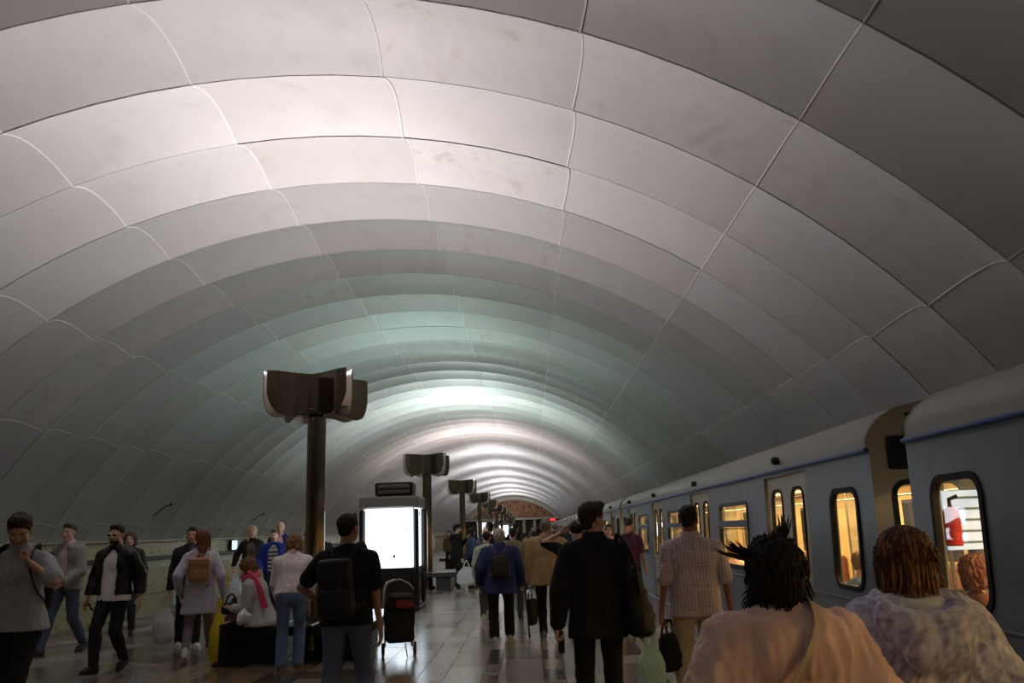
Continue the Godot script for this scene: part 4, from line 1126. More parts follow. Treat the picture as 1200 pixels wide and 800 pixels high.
func head_shape(cell: float) -> MB:
	var key := snappedf(cell, 0.001)
	if heads.has(key):
		return heads[key]
	var p := [
		ell(Vector3(0, 0.035, 0.012), Vector3(0.074, 0.082, 0.093)),
		ell(Vector3(0, -0.02, -0.022), Vector3(0.062, 0.085, 0.07), 0.03),
		cap(Vector3(-0.034, -0.072, -0.028), Vector3(0.034, -0.072, -0.028), 0.03, 0.03, 0.03),
		cap(Vector3(-0.008, -0.092, -0.066), Vector3(0.008, -0.092, -0.066), 0.018, 0.018, 0.03),
		cap(Vector3(-0.034, 0.022, -0.078), Vector3(0.034, 0.022, -0.078), 0.012, 0.012, 0.02),
		cap(Vector3(-0.036, -0.028, -0.06), Vector3(-0.03, -0.03, -0.062), 0.026, 0.026, 0.02),
		cap(Vector3(0.036, -0.028, -0.06), Vector3(0.03, -0.03, -0.062), 0.026, 0.026, 0.02),
		cap(Vector3(0, 0.012, -0.09), Vector3(0, -0.032, -0.11), 0.008, 0.013, 0.012),
		cap(Vector3(-0.012, -0.035, -0.098), Vector3(0.012, -0.035, -0.098), 0.009, 0.009, 0.01),
		cap(Vector3(-0.02, -0.058, -0.082), Vector3(0.02, -0.058, -0.082), 0.01, 0.01, 0.012),
		ell(Vector3(-0.077, -0.006, 0.012), Vector3(0.011, 0.032, 0.019), 0.008),
		ell(Vector3(0.077, -0.006, 0.012), Vector3(0.011, 0.032, 0.019), 0.008),
		cap(Vector3(0, -0.05, 0.02), Vector3(0, -0.16, 0.035), 0.05, 0.052, 0.03)]
	var m := snet(p, cell)
	for i in m.v.size():
		var q := m.v[i]
		var ax := absf(q.x)
		var e := Vector2(ax - 0.031, (q.y - 0.002) * 1.6)
		if q.z < -0.05:
			if e.length() < 0.0055: m.c[i] = Color(0.08, 0.05, 0.04)
			elif e.length() < 0.013: m.c[i] = Color(1.1, 1.1, 1.15)
			elif ax > 0.012 and ax < 0.05 and absf(q.y - 0.023 + ax * 0.06) < 0.005: m.c[i] = Color(0.25, 0.18, 0.14)
			elif ax < 0.023 and absf(q.y + 0.058) < 0.008 and q.z < -0.08: m.c[i] = Color(0.85, 0.55, 0.52)
	heads[key] = m
	return m

# a right hand: wrist at the origin, fingers towards -y, palm towards -x, thumb towards -z
func hand_shape(grip: bool, cell: float) -> MB:
	var key := str(grip) + str(snappedf(cell, 0.001))
	if hands.has(key):
		return hands[key]
	var p := [cap(Vector3(0, 0.03, 0), Vector3(0, -0.02, 0), 0.026, 0.024, 0.01)]
	var zs := [-0.031, -0.0105, 0.0105, 0.03]
	var ln := [0.95, 1.08, 1.0, 0.8]
	for i in 4:
		var z: float = zs[i]
		var k0 := Vector3(0, -0.082 - 0.004 * ln[i], z)
		p.append(cap(Vector3(0, -0.01, z * 0.6), k0, 0.0135, 0.012, 0.014))
		var d1 := Vector3(-0.18, -1, z * 1.5).normalized()
		var d2 := Vector3(-0.45, -0.9, z).normalized()
		var d3 := Vector3(-0.7, -0.75, 0).normalized()
		if grip:
			d1 = Vector3(-0.75, -0.65, 0).normalized()
			d2 = Vector3(-0.72, 0.7, 0).normalized()
			d3 = Vector3(0.55, 0.83, 0).normalized()
		var k1: Vector3 = k0 + d1 * 0.042 * ln[i]
		var k2: Vector3 = k1 + d2 * 0.028 * ln[i]
		var k3: Vector3 = k2 + d3 * 0.02 * ln[i]
		p.append(cap(k0, k1, 0.0098, 0.0088, 0.004))
		p.append(cap(k1, k2, 0.0088, 0.008, 0.004))
		p.append(cap(k2, k3, 0.008, 0.007, 0.004))
	var t0 := Vector3(-0.004, -0.022, -0.024)
	var t1 := Vector3(-0.018, -0.055, -0.05)
	var t2 := Vector3(-0.026, -0.084, -0.054)
	if grip:
		t1 = Vector3(-0.026, -0.05, -0.044)
		t2 = Vector3(-0.052, -0.068, -0.03)
	p.append(cap(t0, t1, 0.016, 0.0115, 0.014))
	p.append(cap(t1, t2, 0.0105, 0.0085, 0.004))
	var m := snet(p, cell)
	hands[key] = m
	return m

func ik(a: Vector3, t: Vector3, l1: float, l2: float, hint: Vector3) -> Array:
	var d := t - a
	var L := d.length()
	if L > (l1 + l2) * 0.999:
		d = d.normalized() * (l1 + l2) * 0.999
		L = d.length()
	var x := (l1 * l1 - l2 * l2 + L * L) / (2.0 * L)
	var hgt := sqrt(maxf(l1 * l1 - x * x, 0.0))
	var u := d / L
	var w := (hint - u * hint.dot(u)).normalized()
	return [a + u * x + w * hgt, a + d]

func scaled(prims: Array, s: float, grow := 0.0) -> Array:
	var r := []
	for p in prims:
		if p[0] == 0:
			r.append([0, p[1] * s, p[2] * s, (p[3] + grow) * s, (p[4] + grow) * s, p[5] * s])
		else:
			r.append([p[0], p[1] * s, (p[2] + Vector3.ONE * grow) * s, 0.0, 0.0, p[5] * s])
	return r

func shoe_meshes(style: String) -> Array:
	if shoe_mesh.has(style):
		return shoe_mesh[style]
	var up := [cap(Vector3(0, -0.03, 0.035), Vector3(0, -0.042, -0.09), 0.041, 0.036, 0.03), cap(Vector3(0, -0.05, -0.08), Vector3(0, -0.056, -0.155), 0.04, 0.032, 0.03),
		cap(Vector3(0, 0.0, 0.02), Vector3(0, 0.02 if style != "boot" else 0.09, 0.02), 0.042, 0.043, 0.03), cap(Vector3(0, -0.05, 0.04), Vector3(0, -0.05, -0.1), 0.042, 0.043, 0.02)]
	var m1 := snet(up, 0.009, [[Vector3(0, -1, 0), 0.07]])
	var m2 := MB.new()
	var pl := PackedVector2Array()
	for i in 24:
		var a := TAU * i / 24
		var zz := -0.055 + sin(a) * 0.142
		pl.append(Vector2(cos(a) * (0.042 + 0.008 * smoothstep(0.0, -0.14, zz)), zz))
	var rings := []
	for yy in [[-0.085, 0.94], [-0.079, 1.0], [-0.066, 1.0], [-0.06, 0.97]]:
		var ring := PackedVector3Array()
		for q in pl:
			ring.append(Vector3(q.x * yy[1], yy[0], (q.y + 0.055) * yy[1] - 0.055))
		rings.append(ring)
	m2.loft(rings)
	shoe_mesh[style] = [m1.mesh(), m2.mesh()]
	return shoe_mesh[style]

func hair_prims(style: String) -> Array:   # [prims, cuts, roughness]
	var face := minus(Vector3(0, -0.035, -0.1), Vector3(0.062, 0.105, 0.085))
	var cutn := Vector3(0, -0.75, -0.66).normalized()
	match style:
		"short":
			return [[ell(Vector3(0, 0.044, 0.018), Vector3(0.081, 0.084, 0.099)), cap(Vector3(0, 0.0, 0.06), Vector3(0, -0.03, 0.055), 0.05, 0.048, 0.02), cap(Vector3(-0.03, 0.105, -0.055), Vector3(0.03, 0.108, -0.05), 0.02, 0.02, 0.03)], [[cutn, -0.004], [Vector3(0, -1, 0), 0.058]], 0.012]
		"full":
			return [[ell(Vector3(0, 0.052, 0.018), Vector3(0.087, 0.088, 0.104)), cap(Vector3(0, 0.0, 0.06), Vector3(0, -0.04, 0.06), 0.055, 0.05, 0.02), cap(Vector3(-0.03, 0.11, -0.05), Vector3(0.04, 0.11, -0.055), 0.03, 0.03, 0.03)], [[cutn, 0.006], [Vector3(0, -1, 0), 0.07]], 0.012]
		"bald":
			return [[ell(Vector3(0, 0.03, 0.02), Vector3(0.079, 0.07, 0.097))], [[cutn, -0.02], [Vector3(0, -1, 0), 0.055], [Vector3(0, 1, -0.25), 0.035]], 0.003]
		"bob":
			return [[ell(Vector3(0, 0.04, 0.02), Vector3(0.097, 0.096, 0.11)), cap(Vector3(-0.075, 0.02, 0.02), Vector3(-0.085, -0.075, 0.015), 0.034, 0.032, 0.04), cap(Vector3(0.075, 0.02, 0.02), Vector3(0.085, -0.075, 0.015), 0.034, 0.032, 0.04),
				cap(Vector3(-0.04, 0.0, 0.06), Vector3(-0.045, -0.095, 0.065), 0.05, 0.038, 0.05), cap(Vector3(0.04, 0.0, 0.06), Vector3(0.045, -0.095, 0.065), 0.05, 0.038, 0.05), face], [[Vector3(0, -1, 0), 0.118]], 0.02]
		"white_bob":
			return [[ell(Vector3(0, 0.045, 0.02), Vector3(0.095, 0.09, 0.108)), ell(Vector3(0, -0.01, 0.04), Vector3(0.094, 0.075, 0.08), 0.03), face], [[Vector3(0, -1, 0), 0.075]], 0.02]
		"messy":
			return [[ell(Vector3(0, 0.045, 0.02), Vector3(0.096, 0.098, 0.11)), cap(Vector3(-0.065, 0.02, 0.03), Vector3(-0.07, -0.11, 0.03), 0.036, 0.028, 0.04), cap(Vector3(0.065, 0.02, 0.03), Vector3(0.07, -0.1, 0.02), 0.034, 0.026, 0.04),
				cap(Vector3(-0.035, 0.0, 0.06), Vector3(-0.045, -0.12, 0.06), 0.05, 0.034, 0.05), cap(Vector3(0.035, 0.0, 0.06), Vector3(0.03, -0.115, 0.06), 0.05, 0.034, 0.05), face], [], 0.03]
		"long":
			return [[ell(Vector3(0, 0.042, 0.018), Vector3(0.086, 0.088, 0.103)), cap(Vector3(-0.068, 0.02, 0.015), Vector3(-0.075, -0.2, -0.01), 0.024, 0.018, 0.04), cap(Vector3(0.068, 0.02, 0.015), Vector3(0.075, -0.2, -0.01), 0.024, 0.018, 0.04),
				cap(Vector3(-0.035, 0.0, 0.06), Vector3(-0.045, -0.24, 0.075), 0.048, 0.026, 0.05), cap(Vector3(0.035, 0.0, 0.06), Vector3(0.045, -0.24, 0.075), 0.048, 0.026, 0.05), face], [], 0.016]
		"pony":
			return [[ell(Vector3(0, 0.044, 0.018), Vector3(0.083, 0.086, 0.101)), cap(Vector3(0, 0.03, 0.1), Vector3(0, 0.0, 0.13), 0.03, 0.035, 0.02), cap(Vector3(0, 0.0, 0.13), Vector3(0, -0.2, 0.12), 0.036, 0.018, 0.02)], [[Vector3(0, -0.75, -0.66).normalized(), 0.01]], 0.012]
		"hair_down":
			return [[ell(Vector3(0, 0.042, 0.02), Vector3(0.09, 0.09, 0.105)), cap(Vector3(-0.05, 0.02, 0.05), Vector3(-0.06, -0.26, 0.1), 0.045, 0.026, 0.05), cap(Vector3(0.05, 0.02, 0.05), Vector3(0.06, -0.26, 0.1), 0.045, 0.026, 0.05), cap(Vector3(0, 0.02, 0.06), Vector3(0, -0.3, 0.11), 0.05, 0.025, 0.05), face], [], 0.016]
		"bun":
			return [[ell(Vector3(0, 0.044, 0.018), Vector3(0.084, 0.087, 0.101)), ell(Vector3(0, 0.12, 0.06), Vector3(0.035, 0.03, 0.035), 0.02)], [[cutn, 0.006], [Vector3(0, -1, 0), 0.06]], 0.01]
	return []

# one lock of hair, lying on the skull from near the crown and hanging past the ears
func strand(m: MB, r2: RandomNumberGenerator, hr: Dictionary):
	var a := r2.randf_range(-2.0, 2.0)
	var e0 := r2.randf_range(0.35, 1.45)
	var gr := 1.0 + r2.randf_range(0.0, 0.07)
	var wob := r2.randf_range(-0.16, 0.16)
	var pts := []
	for q in [e0, e0 * 0.6, e0 * 0.25, -0.15]:
		var aa: float = a + wob * (e0 - q)
		pts.append(Vector3(0, 0.04, 0.02) + Vector3(sin(aa) * cos(q) * 0.094, sin(q) * 0.096, cos(aa) * cos(q) * 0.107) * gr)
	var p: Vector3 = pts[3]
	var end_y: float = hr.get("end", -0.1) + r2.randf_range(-0.035, 0.03) * hr.get("ragged", 1.0)
	var wind: float = hr.get("wind", 0.0)
	var curl: float = hr.get("curl", 0.0)
	var mid := Vector3(p.x * 1.0 + r2.randf_range(-0.008, 0.008) - 0.01 * wind, lerpf(p.y, end_y, 0.55), p.z + r2.randf_range(-0.006, 0.008))
	var tip := Vector3(mid.x * (1.0 - curl) + r2.randf_range(-0.014, 0.014) - 0.014 * wind, end_y, mid.z * (1.0 - curl) + r2.randf_range(-0.01, 0.01))
	var rr := r2.randf_range(0.0035, 0.0065)
	m.tube(pts + [mid, tip], [rr * 0.5, rr, rr, rr, rr * 0.8, rr * 0.15], 5)

func person(d: Dictionary) -> Node3D:
	var root := thing("person", d.label, "person", Vector3(d.at[0], d.get("y", 0.0), -d.at[1]), deg_to_rad(d.get("turn", 0.0)), d.get("group", ""))
	var s: float = d.h / 1.75
	var W: float = d.get("w", 1.0)
	var cell: float = d.get("cell", clampf(d.at[1] * 0.00115, 0.008, 0.024))
	var hip: float = d.get("hip", 0.92)
	var lean := deg_to_rad(d.get("lean", 0.0))
	var ub := Transform3D(Basis(Vector3.UP, deg_to_rad(d.get("twist", 0.0))) * Basis(Vector3.RIGHT, -lean), Vector3(0, hip, 0))
	var U := func(x: float, y: float, z: float) -> Vector3: return ub * Vector3(x, y, z)
	var fat: float = d.get("fat", 0.0)
	# torso
	var pelvis := [cap(Vector3(-0.062 * W, hip + 0.0, 0.008), Vector3(0.062 * W, hip + 0.0, 0.008), 0.106, 0.106, 0.05)]
	var torso := []
	for sg in [-1.0, 1.0]:
		torso.append(cap(U.call(sg * 0.05 * W, 0.05, 0.0), U.call(sg * 0.066 * W, 0.33, 0.0), 0.098 + fat, 0.1 + fat * 0.4, 0.05))
		torso.append(cap(U.call(sg * 0.03, 0.512, 0.008), U.call(sg * 0.15 * W, 0.452, 0.0), 0.05, 0.056, 0.06))
	torso.append(cap(U.call(-0.085 * W, 0.385, 0.0), U.call(0.085 * W, 0.385, 0.0), 0.092, 0.092, 0.05))
	if fat > 0.0:
		torso.append(cap(U.call(-0.04, 0.12, -0.03), U.call(0.04, 0.12, -0.03), 0.11 + fat, 0.11 + fat, 0.06))
	if d.get("bust", false):
		for sg in [-1.0, 1.0]:
			torso.append(cap(U.call(sg * 0.065, 0.35, -0.075), U.call(sg * 0.06, 0.34, -0.085), 0.055, 0.05, 0.05))
	var neck0: Vector3 = U.call(0, 0.5, 0.005)
	var neck1: Vector3 = U.call(0, 0.64, -0.018)
	# arms
	var arms := []
	var upper := []
	var wrists := []
	var hd = d.get("hands", [null, null])
	for k in 2:
		var sg := -1.0 if k == 0 else 1.0
		var sh: Vector3 = U.call(sg * 0.178 * W, 0.452, 0.0)
		var tgt: Vector3
		if hd[k] == null:
			tgt = sh + Vector3(sg * 0.085, -0.51, -0.03)
		else:
			tgt = hd[k]
		var eh = d.get("elbows", [null, null])[k]
		var j := ik(sh, tgt, 0.28, 0.25, eh if eh != null else Vector3(sg * 0.5, -0.2, 1.0))
		upper.append([sh, j[0]])
		arms.append([cap(sh, j[0], 0.052, 0.041, 0.03), cap(j[0], j[1], 0.041, 0.029, 0.02)])
		wrists.append([j[0], j[1]])
	# legs
	var legs := []
	var ft = d.get("feet", [Vector3(-0.1, 0.085, 0), Vector3(0.1, 0.085, 0)])
	var ankles := []
	for k in 2:
		var sg := -1.0 if k == 0 else 1.0
		var hj := Vector3(sg * 0.09 * W, hip - 0.01, 0.0)
		var j := ik(hj, ft[k], 0.425, 0.42, d.get("knees", [Vector3(-0.08, 0, -1), Vector3(0.08, 0, -1)])[k])
		legs.append([cap(hj, j[0], 0.084 * (0.6 + 0.4 * W), 0.057, 0.02), cap(j[0], j[1], 0.055, 0.038, 0.02), cap(j[0].lerp(j[1], 0.3) + Vector3(0, 0, 0.015), j[0].lerp(j[1], 0.45) + Vector3(0, 0, 0.012), 0.05, 0.045, 0.03)])
		ankles.append([j[0], j[1]])
	# body
	var bp := pelvis.duplicate()
	bp.append_array(torso)
	bp.append(cap(neck0, neck1, 0.056, 0.05, 0.03))
	for k in 2:
		bp.append_array(arms[k])
		bp.append_array(legs[k].slice(0, 2))
		bp.append(cap(ankles[k][1], ankles[k][1] + Vector3(0, -0.03, -0.07), 0.03, 0.02, 0.02))
	var body := snet(scaled(bp, s, -0.006), cell * 1.1)
	var hb := Basis(Vector3.UP, deg_to_rad(d.get("look", [0, 0])[0])) * Basis(Vector3.RIGHT, deg_to_rad(d.get("look", [0, 0])[1]))
	var ht := Transform3D(ub.basis.slerp(Basis.IDENTITY, 0.5) * hb, (U.call(0, 0.7, -0.03) as Vector3))
	var hs: float = d.get("head", 1.0)
	var hts := Transform3D(ht.basis * s * hs, ht.origin * s)
	body.add(head_shape(0.0055 if d.at[1] < 14.0 else 0.009), hts)
	for k in 2:
		var dir: Vector3 = (wrists[k][1] - wrists[k][0]).normalized()
		var fw := Vector3(0, 0.2, -1)
		if d.get("hand_up", [null, null])[k] != null:
			fw = d.hand_up[k]
		fw = (fw - dir * fw.dot(dir)).normalized()
		var yb := -dir
		var zb := -fw
		var xb := yb.cross(zb)
		var b := Basis(xb, yb, zb)
		if k == 0:
			b = Basis(-xb, yb, zb)
		body.add(hand_shape(d.get("grip", [false, false])[k], 0.0045 if d.at[1] < 9.0 else 0.008), Transform3D(b * s, wrists[k][1] * s))
	var tone: Color = d.get("skin", rgb(196, 150, 124))
	var sk := skin_mat.duplicate() as StandardMaterial3D
	sk.albedo_color = tone
	put("body", body.mesh(sk, true), root)
	# lower garment
	var bt = d.get("bottom", null)
	if bt:
		var off: float = bt.get("off", 0.014)
		var tp := []
		for q in pelvis:
			tp.append(q)
		for sg in [-1.0, 1.0]:
			tp.append(cap(Vector3(sg * 0.055 * W, hip, 0.0), U.call(sg * 0.05 * W, 0.08, 0.0), 0.102, 0.096 + fat * 0.6, 0.04))
		if bt.get("skirt", false):
			var hem: float = bt.get("hem", 0.55)
			for sg in [-1.0, 1.0]:
				tp.append(cap(Vector3(sg * 0.07 * W, hip, 0), Vector3(sg * 0.075 * W, hem, 0), 0.12, 0.125, 0.05))
				tp.append(cap(legs[0 if sg < 0 else 1][0][1], legs[0 if sg < 0 else 1][0][2].lerp(legs[0 if sg < 0 else 1][0][1], 0.2), 0.1, 0.095, 0.05))
		else:
			for k in 2:
				var l: float = bt.get("len", 1.0)
				tp.append(legs[k][0])
				if l > 0.6:
					tp.append(cap(ankles[k][0], ankles[k][0].lerp(ankles[k][1], l * 0.98), 0.058, bt.get("cuff", 0.045), 0.02))
					tp.append(legs[k][2])
		var cuts := [[ub.basis * Vector3(0, 1, 0), ((ub * Vector3(0, 0.1, 0)) * s).dot(ub.basis * Vector3(0, 1, 0))]]
		if bt.get("skirt", false):
			cuts.append([Vector3(0, -1, 0), -bt.get("hem", 0.55) * s])
		var m := snet(scaled(tp, s, off), cell, cuts)
		crumple(m, bt.get("wrinkle", 0.008) * s, 11.0, d.at[0] * 7.0)
		put(bt.get("name", "trousers"), m.mesh(bt.mat), root)
	# upper garment
	var tops = d.get("tops", [])
	for tt in tops:
		var off: float = tt.get("off", 0.014)
		var hem: float = tt.get("hem", hip - 0.06)
		var tp := torso.duplicate()
		for sg in [-1.0, 1.0]:
			var hemv := Vector3(sg * 0.07 * W, hem, 0.004)
			if hem > hip:
				hemv = U.call(sg * 0.07 * W, hem - hip, 0.0)
			tp.append(cap(U.call(sg * 0.054 * W, 0.15, 0.0), hemv, 0.102 + fat, 0.118 + fat * 0.9 + tt.get("flare", 0.0), 0.05))
		var sl: float = tt.get("sleeve", 1.0)
		for k in 2:
			if sl > 0.0:
				var e: Vector3 = upper[k][0].lerp(upper[k][1], minf(sl * 2.0, 1.0))
				tp.append(cap(upper[k][0], e, 0.05 + tt.get("loose", 0.0) * 0.5, 0.045 + tt.get("loose", 0.0), 0.02))
			if sl > 0.5:
				tp.append(cap(upper[k][1], upper[k][1].lerp(wrists[k][1], (sl - 0.5) * 2.0 * 0.96), 0.044 + tt.get("loose", 0.0), 0.024 + tt.get("loose", 0.0) * 0.5, 0.01))
		if tt.get("drape", false):
			for k in 2:
				tp.append(cap(upper[k][0].lerp(U.call(0, 0.4, 0), 0.3), upper[k][1].lerp(U.call(0, 0.15, 0), 0.35), 0.062, 0.06, 0.09))
				tp.append(cap(U.call(-0.06, 0.42, 0.02), U.call(0.06, 0.42, 0.02), 0.09, 0.09, 0.08))
		var nk: float = tt.get("neck", 0.0)
		if nk > 0.0:
			tp.append(cap(U.call(0, 0.48, 0.005), U.call(0, 0.56 + nk, -0.006), 0.062, 0.056, 0.025))
		if tt.get("hood", false):
			tp.append(cap(U.call(-0.085, 0.515, 0.075), U.call(0.085, 0.515, 0.075), 0.055, 0.055, 0.03))
			tp.append(cap(U.call(-0.03, 0.45, 0.11), U.call(0.03, 0.45, 0.11), 0.06, 0.06, 0.04))
			tp.append(cap(U.call(-0.09, 0.53, 0.02), U.call(-0.07, 0.5, -0.08), 0.04, 0.03, 0.03))
			tp.append(cap(U.call(0.09, 0.53, 0.02), U.call(0.07, 0.5, -0.08), 0.04, 0.03, 0.03))
		var up: Vector3 = ub.basis * Vector3(0, 1, 0)
		var hn := Vector3(0, -1, 0) if hem <= hip else -up
		var hc := -hem * s if hem <= hip else -((ub * Vector3(0, hem - hip, 0)) * s).dot(up)
		var cuts := [[hn, hc], [up, ((ub * Vector3(0, 0.575 + nk, 0)) * s).dot(up)]]
		if tt.get("open", 0.0) > 0.0:   # open front: a wedge is taken away in front of the chest
			var wv: Vector3 = U.call(0, 0.2, -0.2)
			tp.append(minus(wv, Vector3(tt.open, 0.45, 0.16)))
		var m := snet(scaled(tp, s, off), cell, cuts)
		crumple(m, tt.get("wrinkle", 0.011) * s, 9.0, d.at[0] * 5.0 + 3.0, Vector3(1.3, 0.28, 1.3) if tt.get("drape", false) else Vector3(1, 0.6, 1), 0.3)
		put(tt.get("name", "shirt"), m.mesh(tt.mat), root)
	# shoes
	var sd = d.get("shoes", null)
	if sd:
		var sm := shoe_meshes(sd.get("style", "shoe"))
		for k in 2:
			var pit: float = d.get("foot_pitch", [0.0, 0.0])[k]
			var b := Basis(Vector3.UP, deg_to_rad(d.get("foot_turn", [8.0, -8.0])[k])) * Basis(Vector3.RIGHT, deg_to_rad(pit))
			var o := put("shoe", sm[0], root, Transform3D(b * s, ankles[k][1] * s), sd.mat)
			put("sole", sm[1], o, Transform3D.IDENTITY, sd.get("sole", sd.mat))
	# hair
	var hr = d.get("hair", null)
	if hr:
		var hp := hair_prims(hr.style)
		var m := snet(hp[0], 0.006 if d.at[1] < 8.0 else (0.008 if d.at[1] < 14.0 else 0.011), hp[1])
		crumple(m, hp[2], 26.0, d.at[0] * 11.0, Vector3(1.6, 0.5, 1.6))
		var extra := MB.new()
		if hr.get("strands", 0) > 0:
			var r2 := RandomNumberGenerator.new()
			r2.seed = int(d.at[1] * 1000 + d.at[0] * 100)
			for i in hr.strands:
				strand(extra if (hr.has("mat2") and r2.randf() < 0.5) else m, r2, hr)
			for t in hr.get("tufts", []):
				for q in 26:
					var jit := Vector3(r2.randf_range(-1, 1), r2.randf_range(-1, 1), r2.randf_range(-1, 1)) * 0.016
					var sp := r2.randf_range(0.7, 1.15)
					m.tube([t[0] + jit, t[0].lerp(t[1], sp) + jit * 1.2, t[0].lerp(t[2], sp) + jit * 1.5, t[0].lerp(t[3], sp) + jit * 2.2], [0.007, 0.006, 0.004, 0.0006], 5)
		if extra.v.size() > 0:
			put("highlight_strands", extra.mesh(hr.mat2), root, hts)
		var o := put("hair", m.mesh(hr.mat), root, hts)
	root.set_meta("head_at", hts)
	if d.get("beard", null):
		var m := snet([ell(Vector3(0, -0.075, -0.04), Vector3(0.058, 0.045, 0.052)), minus(Vector3(0, -0.05, -0.105), Vector3(0.024, 0.016, 0.03))], 0.006, [[Vector3(0, 1, 0.4).normalized(), -0.05]])
		put("beard", m.mesh(d.beard), root, hts)
	root.remove_meta("head_at")
	d["_hts"] = hts
	d["_wrist"] = [wrists[0][1] * s, wrists[1][1] * s]
	d["_root"] = root
	d["_ub"] = Transform3D(ub.basis * s, ub.origin * s)
	return root

# a point given in a person's own axes, in the scene's
func of_person(d: Dictionary, p: Vector3) -> Vector3:
	return d._root.transform * p

# ---------------------------------------------------------------- carried things
func strap(m: MB, pts: Array, w: float, ref: Vector3):
	var path := []
	for i in pts.size() - 1:
		var p0: Vector3 = pts[maxi(i - 1, 0)]
		var p3: Vector3 = pts[mini(i + 2, pts.size() - 1)]
		for t in 5:
			path.append(pts[i].cubic_interpolate(pts[i + 1], p0, p3, t / 5.0))
	path.append(pts[-1])
	m.tube(path, [w], 8, 0.22, ref)

# hangs from the point at the top of its handles
func shopping_bag(label: String, at: Vector3, w: float, h: float, dd: float, m: Material, group := "", turn := 0.0, called := "plastic_bag"):
	var t := thing(called, label, "bag", at - Vector3(0, h + 0.16, 0), turn, group)
	var b := MB.new()
	var rings := []
	var n := 28
	for i in 15:
		var f := i / 14.0
		var ring := PackedVector3Array()
		var wd := w * (0.42 + 0.12 * sin(f * PI) + 0.04 * sin(f * 9.0)) * (1.0 - 0.55 * smoothstep(0.55, 1.0, f)) * minf(1.0, 0.75 + f * 3.0)
		var dp := dd * (0.5 * (1.0 - 0.8 * smoothstep(0.5, 1.0, f))) * minf(1.0, 0.7 + f * 3.0)
		for j in n:
			var a := TAU * j / n
			var sx := signf(cos(a)) * pow(absf(cos(a)), 0.7)
			var sz := signf(sin(a)) * pow(absf(sin(a)), 0.7)
			var cr := 1.0 + 0.09 * sin(a * 5.0 + f * 8.0 + at.x * 3.0) * f + 0.05 * sin(a * 9.0 - f * 13.0)
			ring.append(Vector3(sx * wd * cr, f * h + 0.008 * sin(a * 3.0), sz * dp * cr))
		rings.append(ring)
	b.loft(rings)
	obj("bag_body", b, m, t)
	for sg in [-1.0, 1.0]:
		var hb := MB.new()
		strap(hb, [Vector3(-w * 0.16, h * 0.93, sg * 0.012), Vector3(-w * 0.11, h + 0.06, sg * 0.012), Vector3(0, h + 0.155, sg * 0.008), Vector3(w * 0.11, h + 0.06, sg * 0.012), Vector3(w * 0.16, h * 0.93, sg * 0.012)], 0.016, Vector3(0, 0, 1))
		obj("handle", hb, m, t)
	return t

# worn on the back of a person
func backpack(d: Dictionary, label: String, w: float, h: float, dp: float, y: float, m: Material, m2: Material, opt := {}):
	var ub: Transform3D = d._ub
	var s: float = d.h / 1.75
	var zz: float = opt.get("z", 0.135)
	var t := thing("backpack", label, "backpack")
	var wx: Transform3D = d._root.transform * Transform3D(ub.basis.orthonormalized(), ub * Vector3(opt.get("x", 0.0), y, zz))
	t.transform = Transform3D(wx.basis.orthonormalized(), wx.origin)
	if opt.has("tilt"):
		t.transform.basis = t.transform.basis * Basis(Vector3(0, 0, 1), deg_to_rad(opt.tilt))
	var b := MB.new()
	b.xf = Transform3D(Basis.IDENTITY, Vector3(0, 0, dp / 2))
	soft_box(b, w, h, dp, minf(dp * 0.42, 0.06), 0.88, 0.01, d.at[0])
	obj("pack_body", b, m, t)
	var f := MB.new()
	f.xf = Transform3D(Basis.IDENTITY, Vector3(0, h * 0.3, dp * 0.56))
	soft_box(f, w * 0.9, h * 0.42, dp * 0.95, 0.035, 0.96)
	obj("flap", f, m2, t)
	var pk := MB.new()
	pk.xf = Transform3D(Basis.IDENTITY, Vector3(0, -h * 0.2, dp * 0.95))
	soft_box(pk, w * 0.72, h * 0.4, 0.06, 0.024)
	obj("front_pocket", pk, m, t)
	var bk := MB.new()
	for sg in [-1.0, 1.0]:
		bk.box(Vector3(sg * w * 0.2, h * 0.02, dp * 1.08 + 0.012), Vector3(0.022, h * 0.3, 0.006), 0.002)
	obj("buckle_strap", bk, m2, t)
	# straps: from the pack's top over the shoulders to its bottom
	var inv: Transform3D = t.transform.affine_inverse() * d._root.transform
	for sg in [-1.0, 1.0]:
		if opt.get("one", 0.0) != 0.0 and opt.one != sg:
			continue
		var st := MB.new()
		var pts := []
		for q in [Vector3(sg * 0.05, 0.44, 0.15), Vector3(sg * 0.095, 0.548, 0.085), Vector3(sg * 0.115, 0.575, 0.01), Vector3(sg * 0.125, 0.53, -0.075), Vector3(sg * 0.14, 0.40, -0.125), Vector3(sg * 0.168, 0.25, -0.08), Vector3(sg * 0.17, 0.14, 0.04), Vector3(sg * 0.1, 0.08, 0.14)]:
			pts.append(inv * (ub * (q * Vector3(d.get("w", 1.0), 1, 1.0 + opt.get("puff", 0.12)))))
		strap(st, pts, opt.get("strap", 0.024), Vector3(1, 0, 0.2))
		obj("shoulder_strap", st, opt.get("strap_mat", m2), t)
	var hl := MB.new()
	strap(hl, [Vector3(-0.04, h * 0.48, 0.03), Vector3(-0.03, h * 0.48 + 0.035, 0.03), Vector3(0.03, h * 0.48 + 0.035, 0.03), Vector3(0.04, h * 0.48, 0.03)], 0.01, Vector3(0, 0, 1))
	obj("carry_loop", hl, m2, t)
	return t

